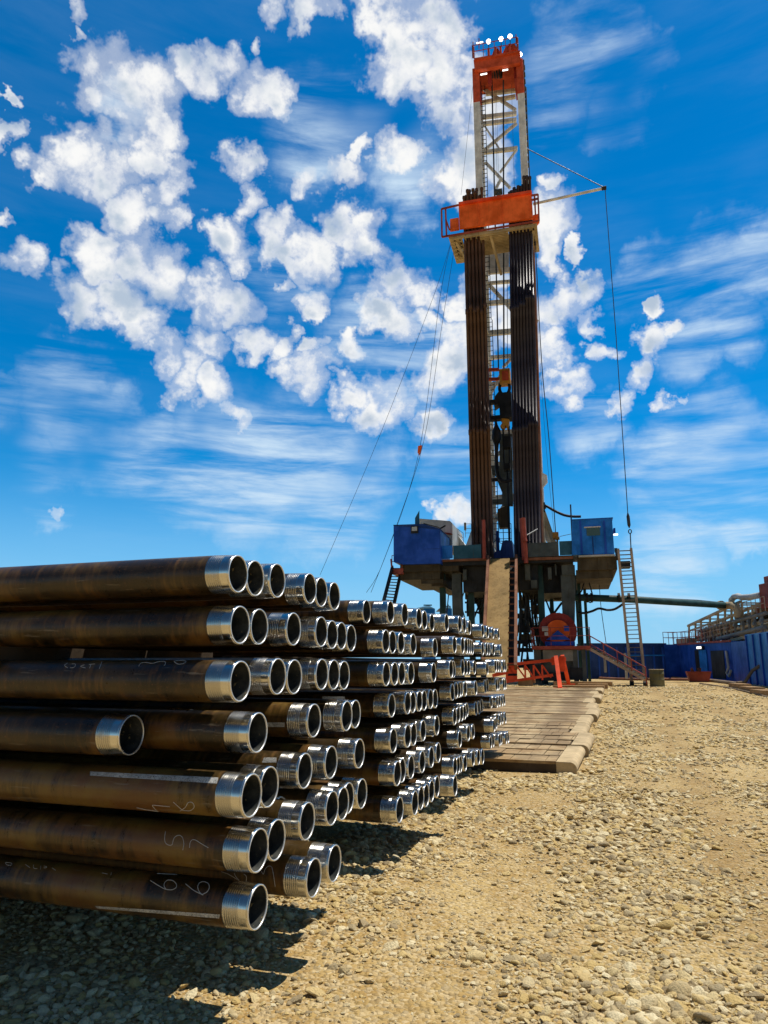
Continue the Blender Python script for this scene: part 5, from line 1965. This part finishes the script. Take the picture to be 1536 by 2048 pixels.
wallbox(mb, 1399, 1293, 1407.5, 1297.5, .2, .04)
mb.build('lamp_glass', M['tube_on'], ct)
mb = MB()
mb.tube([onwall(1452, 1302, .1), onwall(1455, 1320, .12), onwall(1457, 1335, .2), onwall(1453, 1346, .2), onwall(1458, 1353, .2), onwall(1462, 1340, .12)], .09, 8)
mb.build('hanging_hose', M['pale_grey'], ct)
mb = MB()
c0, c1 = O1 + UP * (z + hC), Vector((Q2.x, Q2.y, z + hC))
mb.beam(c0 - n * .05, c1 - n * .05, .12, .14)
mb.build('roof_rail', M['rust_red'], ct)
mb = MB()
R0 = Vector((Q0.x, Q0.y, z + hC))
railing(mb, [R0 + n * 2.5, R0, O1 + UP * (z + hC), O1 + d * L * .55 + UP * (z + hC)], 1.05, .9, .028)
mb.build('roof_railing', M['rust_red'], ct)
mb = MB()
p = O1 + d * 1.2 + n * .6 + UP * (z + hC + .25)
mb.obox(p, d, n, UP, 1.2, .4, .25)
mb.build('roof_box', M['beige'], ct)

# nearer blue tank at the right edge
T0, T1 = onG(1470, 1366), onG(1500, 1369)
T2 = onG(1600, 1382)
hT = atY(1500, 1267, T1.y).z - ghgt(0, T1.y)
tk = thing('blue_mud_tank', 'bright blue tank standing nearest at the right edge of the picture', 'tank', (T1 + T2) / 2)
mb = MB()
d2, n2, z2 = box_between(mb, T1, T2, 3.0, hT)
mb.build('tank_wall', M['bright_blue'], tk)
mb = MB()
mb.hexa([Vector((T0.x, T0.y, z2)), Vector((T1.x, T1.y, z2)), Vector((T1.x, T1.y, z2)) + n2 * 2, Vector((T0.x, T0.y, z2)) + n2 * 2,
         Vector((T0.x, T0.y, z2 + hT * .88)), Vector((T1.x, T1.y, z2 + hT * .88)), Vector((T1.x, T1.y, z2 + hT * .88)) + n2 * 2, Vector((T0.x, T0.y, z2 + hT * .88)) + n2 * 2])
mb.build('end_wall', M['blue'], tk)
mb = MB()
for i in range(6):
    p = Vector((T1.x, T1.y, 0)).lerp(Vector((T2.x, T2.y, 0)), (i + .2) / 6) - n2 * .04
    mb.obox(p + UP * (z2 + hT * .5), d2, n2, UP, .06, .05, hT * .48)
mb.build('wall_rib', M['blue'], tk)
mb = MB()
h0 = onG(1476, 1371)
mb.tube([h0 + UP * .15, h0 + UP * .2 + E_AX * .4, h0 + UP * .9 + E_AX * .9, h0 + UP * 1.35 + E_AX * 1.6, h0 + UP * 1.5 + E_AX * 2.6, h0 + UP * 1.2 + E_AX * 3.4], .10, 8)
tag(mb.build('suction_hose', M['cord']), 'thick brown hose rising from the ground against the nearest blue tank', 'hose')
mb = MB()
for i in range(3):
    p = onG(1480 + 24 * i, 1376 + 7 * i)
    mb.obox(p + UP * .12, d2, n2, UP, 1.0, .35, .12)
tag(mb.build('skid_board', M['timber']), 'dark boards lying at the foot of the nearest blue tank', 'board')

# pipework gantry on top
YG0, YG1 = 58.0, 47.0
gt = thing('pipe_gantry', 'beige steel gantry crowded with pipes above the blue containers', 'gantry', atY(1450, 1285, 54))


def gp(x, y):
    """spot on the gantry's upright plane, which runs parallel to the containers"""
    dd = ray(x, y)
    base = O1 + n * 1.0
    tt = (base - CAM).dot(n) / dd.dot(n)
    return CAM + dd * tt


def gbeam(mb, a, b, w, back=0.0):
    mb.beam(gp(*a) + n * back, gp(*b) + n * back, w, w, n)


mb = MB()
for xa, ya, xb, yb, h_ in ((1396, 1266, 1462, 1246, 1.1), (1462, 1246, 1545, 1226, 1.6)):
    pa, pb = gp(xa, ya) + n * 2.2, gp(xb, yb) + n * 2.2
    za, zb_ = z + hC, max(pa.z, pb.z)
    mb.obox(Vector(((pa.x + pb.x) / 2, (pa.y + pb.y) / 2, (za + zb_) / 2)), d, n, UP, (pb - pa).length / 2 - .02, .3, (zb_ - za) / 2)
mb.build('screen_box', M['olive'], gt)
mb = MB()
for back in (0, 1.8):
    gbeam(mb, (1376, 1252), (1482, 1203), .18, back)
    gbeam(mb, (1378, 1262), (1536, 1205), .12, back)
    gbeam(mb, (1430, 1290), (1536, 1262), .22, back)
    gbeam(mb, (1380, 1284), (1536, 1240), .14, back)
for x, y0, y1 in ((1378, 1250, 1286), (1391, 1245, 1286), (1402, 1238, 1286), (1420, 1230, 1286), (1436, 1222, 1284), (1450, 1216, 1280), (1463, 1210, 1278), (1484, 1206, 1272), (1505, 1214, 1266), (1522, 1208, 1262), (1540, 1205, 1260)):
    for back in (0, 1.8):
        gbeam(mb, (x, y0), (x, y1), .13, back)
    mb.beam(gp(x, y0), gp(x, y0) + n * 1.8, .10)
mb.build('gantry_frame', M['beige'], gt)
mb = MB()
for i, (a, b, r, back) in enumerate((((1402, 1262), (1536, 1226), .14, -.1), ((1410, 1272), (1536, 1246), .12, .4), ((1420, 1252), (1500, 1222), .11, .9), ((1440, 1278), (1536, 1254), .16, -.2),
                                     ((1390, 1270), (1470, 1250), .10, 1.2), ((1466, 1236), (1536, 1216), .12, .2))):
    mb.tube([gp(*a) + n * back, gp(*b) + n * back], r, 10)
for x, y in ((1412, 1258), (1428, 1256), (1444, 1249), (1456, 1246), (1472, 1240), (1488, 1238), (1500, 1232), (1512, 1236), (1526, 1230)):
    p = gp(x, y) - n * .1
    mb.tube([p, p - UP * 1.2], .10, 8)
    mb.tube([p - UP * .4 - d * .12, p - UP * .4 + d * .12], .17, 10)
mb.build('mud_pipes', M['mid_grey'], gt)
mb = MB()
for x, y in ((1408, 1268), (1418, 1276), (1424, 1266), (1448, 1262), (1460, 1258), (1394, 1278), (1440, 1272), (1515, 1222), (1530, 1218)):
    p = gp(x, y) + n * .2
    mb.obox(p, d, n, UP, rng.uniform(.15, .35), .25, rng.uniform(.15, .35))
    mb.tube([p + UP * .1, p + UP * .6], .05, 6)
mb.build('valves', M['rust'], gt)
mb = MB()
railing(mb, [gp(1480, 1236) - n * .3, gp(1540, 1222) - n * .3], 1.0, .6, .025)
railing(mb, [gp(1405, 1282) - n * .3, gp(1470, 1268) - n * .3], 1.0, .6, .025)
mb.build('walkway_railing', M['galv'], gt)
mb = MB()
for i in range(70):
    x = rng.uniform(1385, 1530)
    y = 1290 - (x - 1380) * .30 - rng.uniform(0, 30)
    p = gp(x, y) + n * rng.uniform(.3, 2.5)
    mb.beam(p - d * rng.uniform(.3, 1.2), p + d * rng.uniform(.3, 1.2) + UP * rng.uniform(-.3, .5), rng.uniform(.06, .18))
mb.build('cross_pipes', M['olive'], gt)

# return line from the rig
fl_ = thing('flow_line', 'long dark green pipe running from under the rig to the gantry', 'pipeline', atY(1300, 1205, 52))
mb = MB()
pr = [rp(1150, 1195, -1.0), rp(1200, 1196.5, -1.0), rp(1266, 1199, -1.0)]
e1 = gp(1462, 1211) - n * .3
mb.tube(pr + [pr[-1].lerp(e1, .5), e1], .24, 14)
mb.build('pipe_run', M['green'], fl_)
mb = MB()
mb.tube([e1, gp(1474, 1211) - n * .3, gp(1481, 1215) - n * .3, gp(1484, 1223) - n * .3, gp(1484, 1234) - n * .3], .29, 14)
mb.tube([gp(1448, 1210.5) - n * .3, gp(1451, 1210.6) - n * .3], .36, 14)
mb.build('elbow', M['beige'], fl_)
mb = MB()
mb.tube([rp(1165, 1190, -1.1), rp(1270, 1195, -1.1), gp(1400, 1201) - n * .3, gp(1462, 1207) - n * .3], .07, 8)
mb.build('thin_line', M['cable'], fl_)
mb = MB()
for x in (1160, 1174, 1183, 1238, 1258):
    p = rp(x, 1195.5, -1.0)
    mb.tube([p - E_AX * .08, p + E_AX * .08], .33, 12)
mb.build('flange', M['dark'], fl_)
mb = MB()
rtube(mb, [(1155, 1225, -1.5), (1170, 1226, -1.5), (1185, 1222, -1.5), (1198, 1217, -1.5), (1215, 1220, -1.5), (1230, 1218, -1.5), (1246, 1208, -1.5)], .08, 8, 5)
tag(mb.build('drooping_hose', M['black']), 'black hose drooping in waves below the long green pipe', 'hose')
mb = MB()
rtube(mb, [(1176, 1157, -1), (1180, 1172, -1), (1186, 1193, -1)], .05, 6, 4)
rtube(mb, [(1168, 1165, -1), (1164, 1180, -1), (1158, 1188, -1)], .05, 6, 4)
rtube(mb, [(1172, 1196, -1), (1180, 1205, -1), (1188, 1200, -1)], .05, 6, 4)
tag(mb.build('control_hoses', M['black']), 'thin black hoses hanging under the right blue cabin', 'hose')
mb = MB()
rtube(mb, [(1198, 1158, 0), (1202, 1215, 0), (1212, 1286, 0)], .025, 5, 4)
tag(mb.build('hanging_rope', M['cable']), 'thin rope hanging straight down below the right blue cabin', 'rope')

# red pump at the far right edge
pu = thing('red_pump', 'red boxy pump unit up on the gantry at the right edge', 'pump', gp(1534, 1212))
mb = MB()
p0 = gp(1522, 1192)
p = gp(1545, 1190)
mb.obox((p0 + p) / 2 + n * .5, d, n, UP, (p - p0).length / 2, .6, .85)
mb.obox((p0 + p) / 2 + n * .5 + UP * 1.0, d, n, UP, (p - p0).length * .3, .35, .35)
mb.build('pump_body', M['rust_red'], pu, bevel=.04)
mb = MB()
mb.tube([gp(1534, 1178) + n * .3, gp(1534, 1150) + n * .3], .16, 10)
mb.build('vent_stack', M['dark'], pu)
mb = MB()
mb.tube([gp(1463, 1207), gp(1463, 1200), gp(1468, 1194), gp(1476, 1192), gp(1484, 1195), gp(1500, 1194), gp(1522, 1190)], .22, 12)
mb.build('discharge_pipe', M['pale_grey'], pu)

# far blue tank seen between the pipe ends and the rig's left leg
for x0, x1, lab in ((836, 870, 'teal blue tank with a ridged lid seen above the pipes left of the rig'), (884, 904, 'blue tank glimpsed between the left legs of the rig')):
    P0, P1 = atY(x0, 1225, 75), atY(x1, 1225, 75)
    tt = thing('far_tank', lab, 'tank', ((P0.x + P1.x) / 2, 75, .6))
    mb = MB()
    zt_ = atY(x0, 1217, 75).z
    mb.box(P0.x + .6, P1.x, 75, 80, .6, zt_)
    mb.build('tank_body', M['bright_blue'], tt)
    mb = MB()
    z3 = atY(x0, 1210, 75).z
    mb.hexa([(P0.x - .3, 74.8, zt_), (P1.x - .1, 74.8, zt_), (P1.x - .1, 80, zt_), (P0.x - .3, 80, zt_), (P0.x + 1.0, 76, z3), (P1.x - .5, 76, z3), (P1.x - .5, 79, z3), (P0.x + 1.0, 79, z3)])
    mb.beam((P0.x + .6, 75.2, z3), (P1.x - .3, 75.2, z3), .12)
    mb.build('lid', M['teal'], tt)
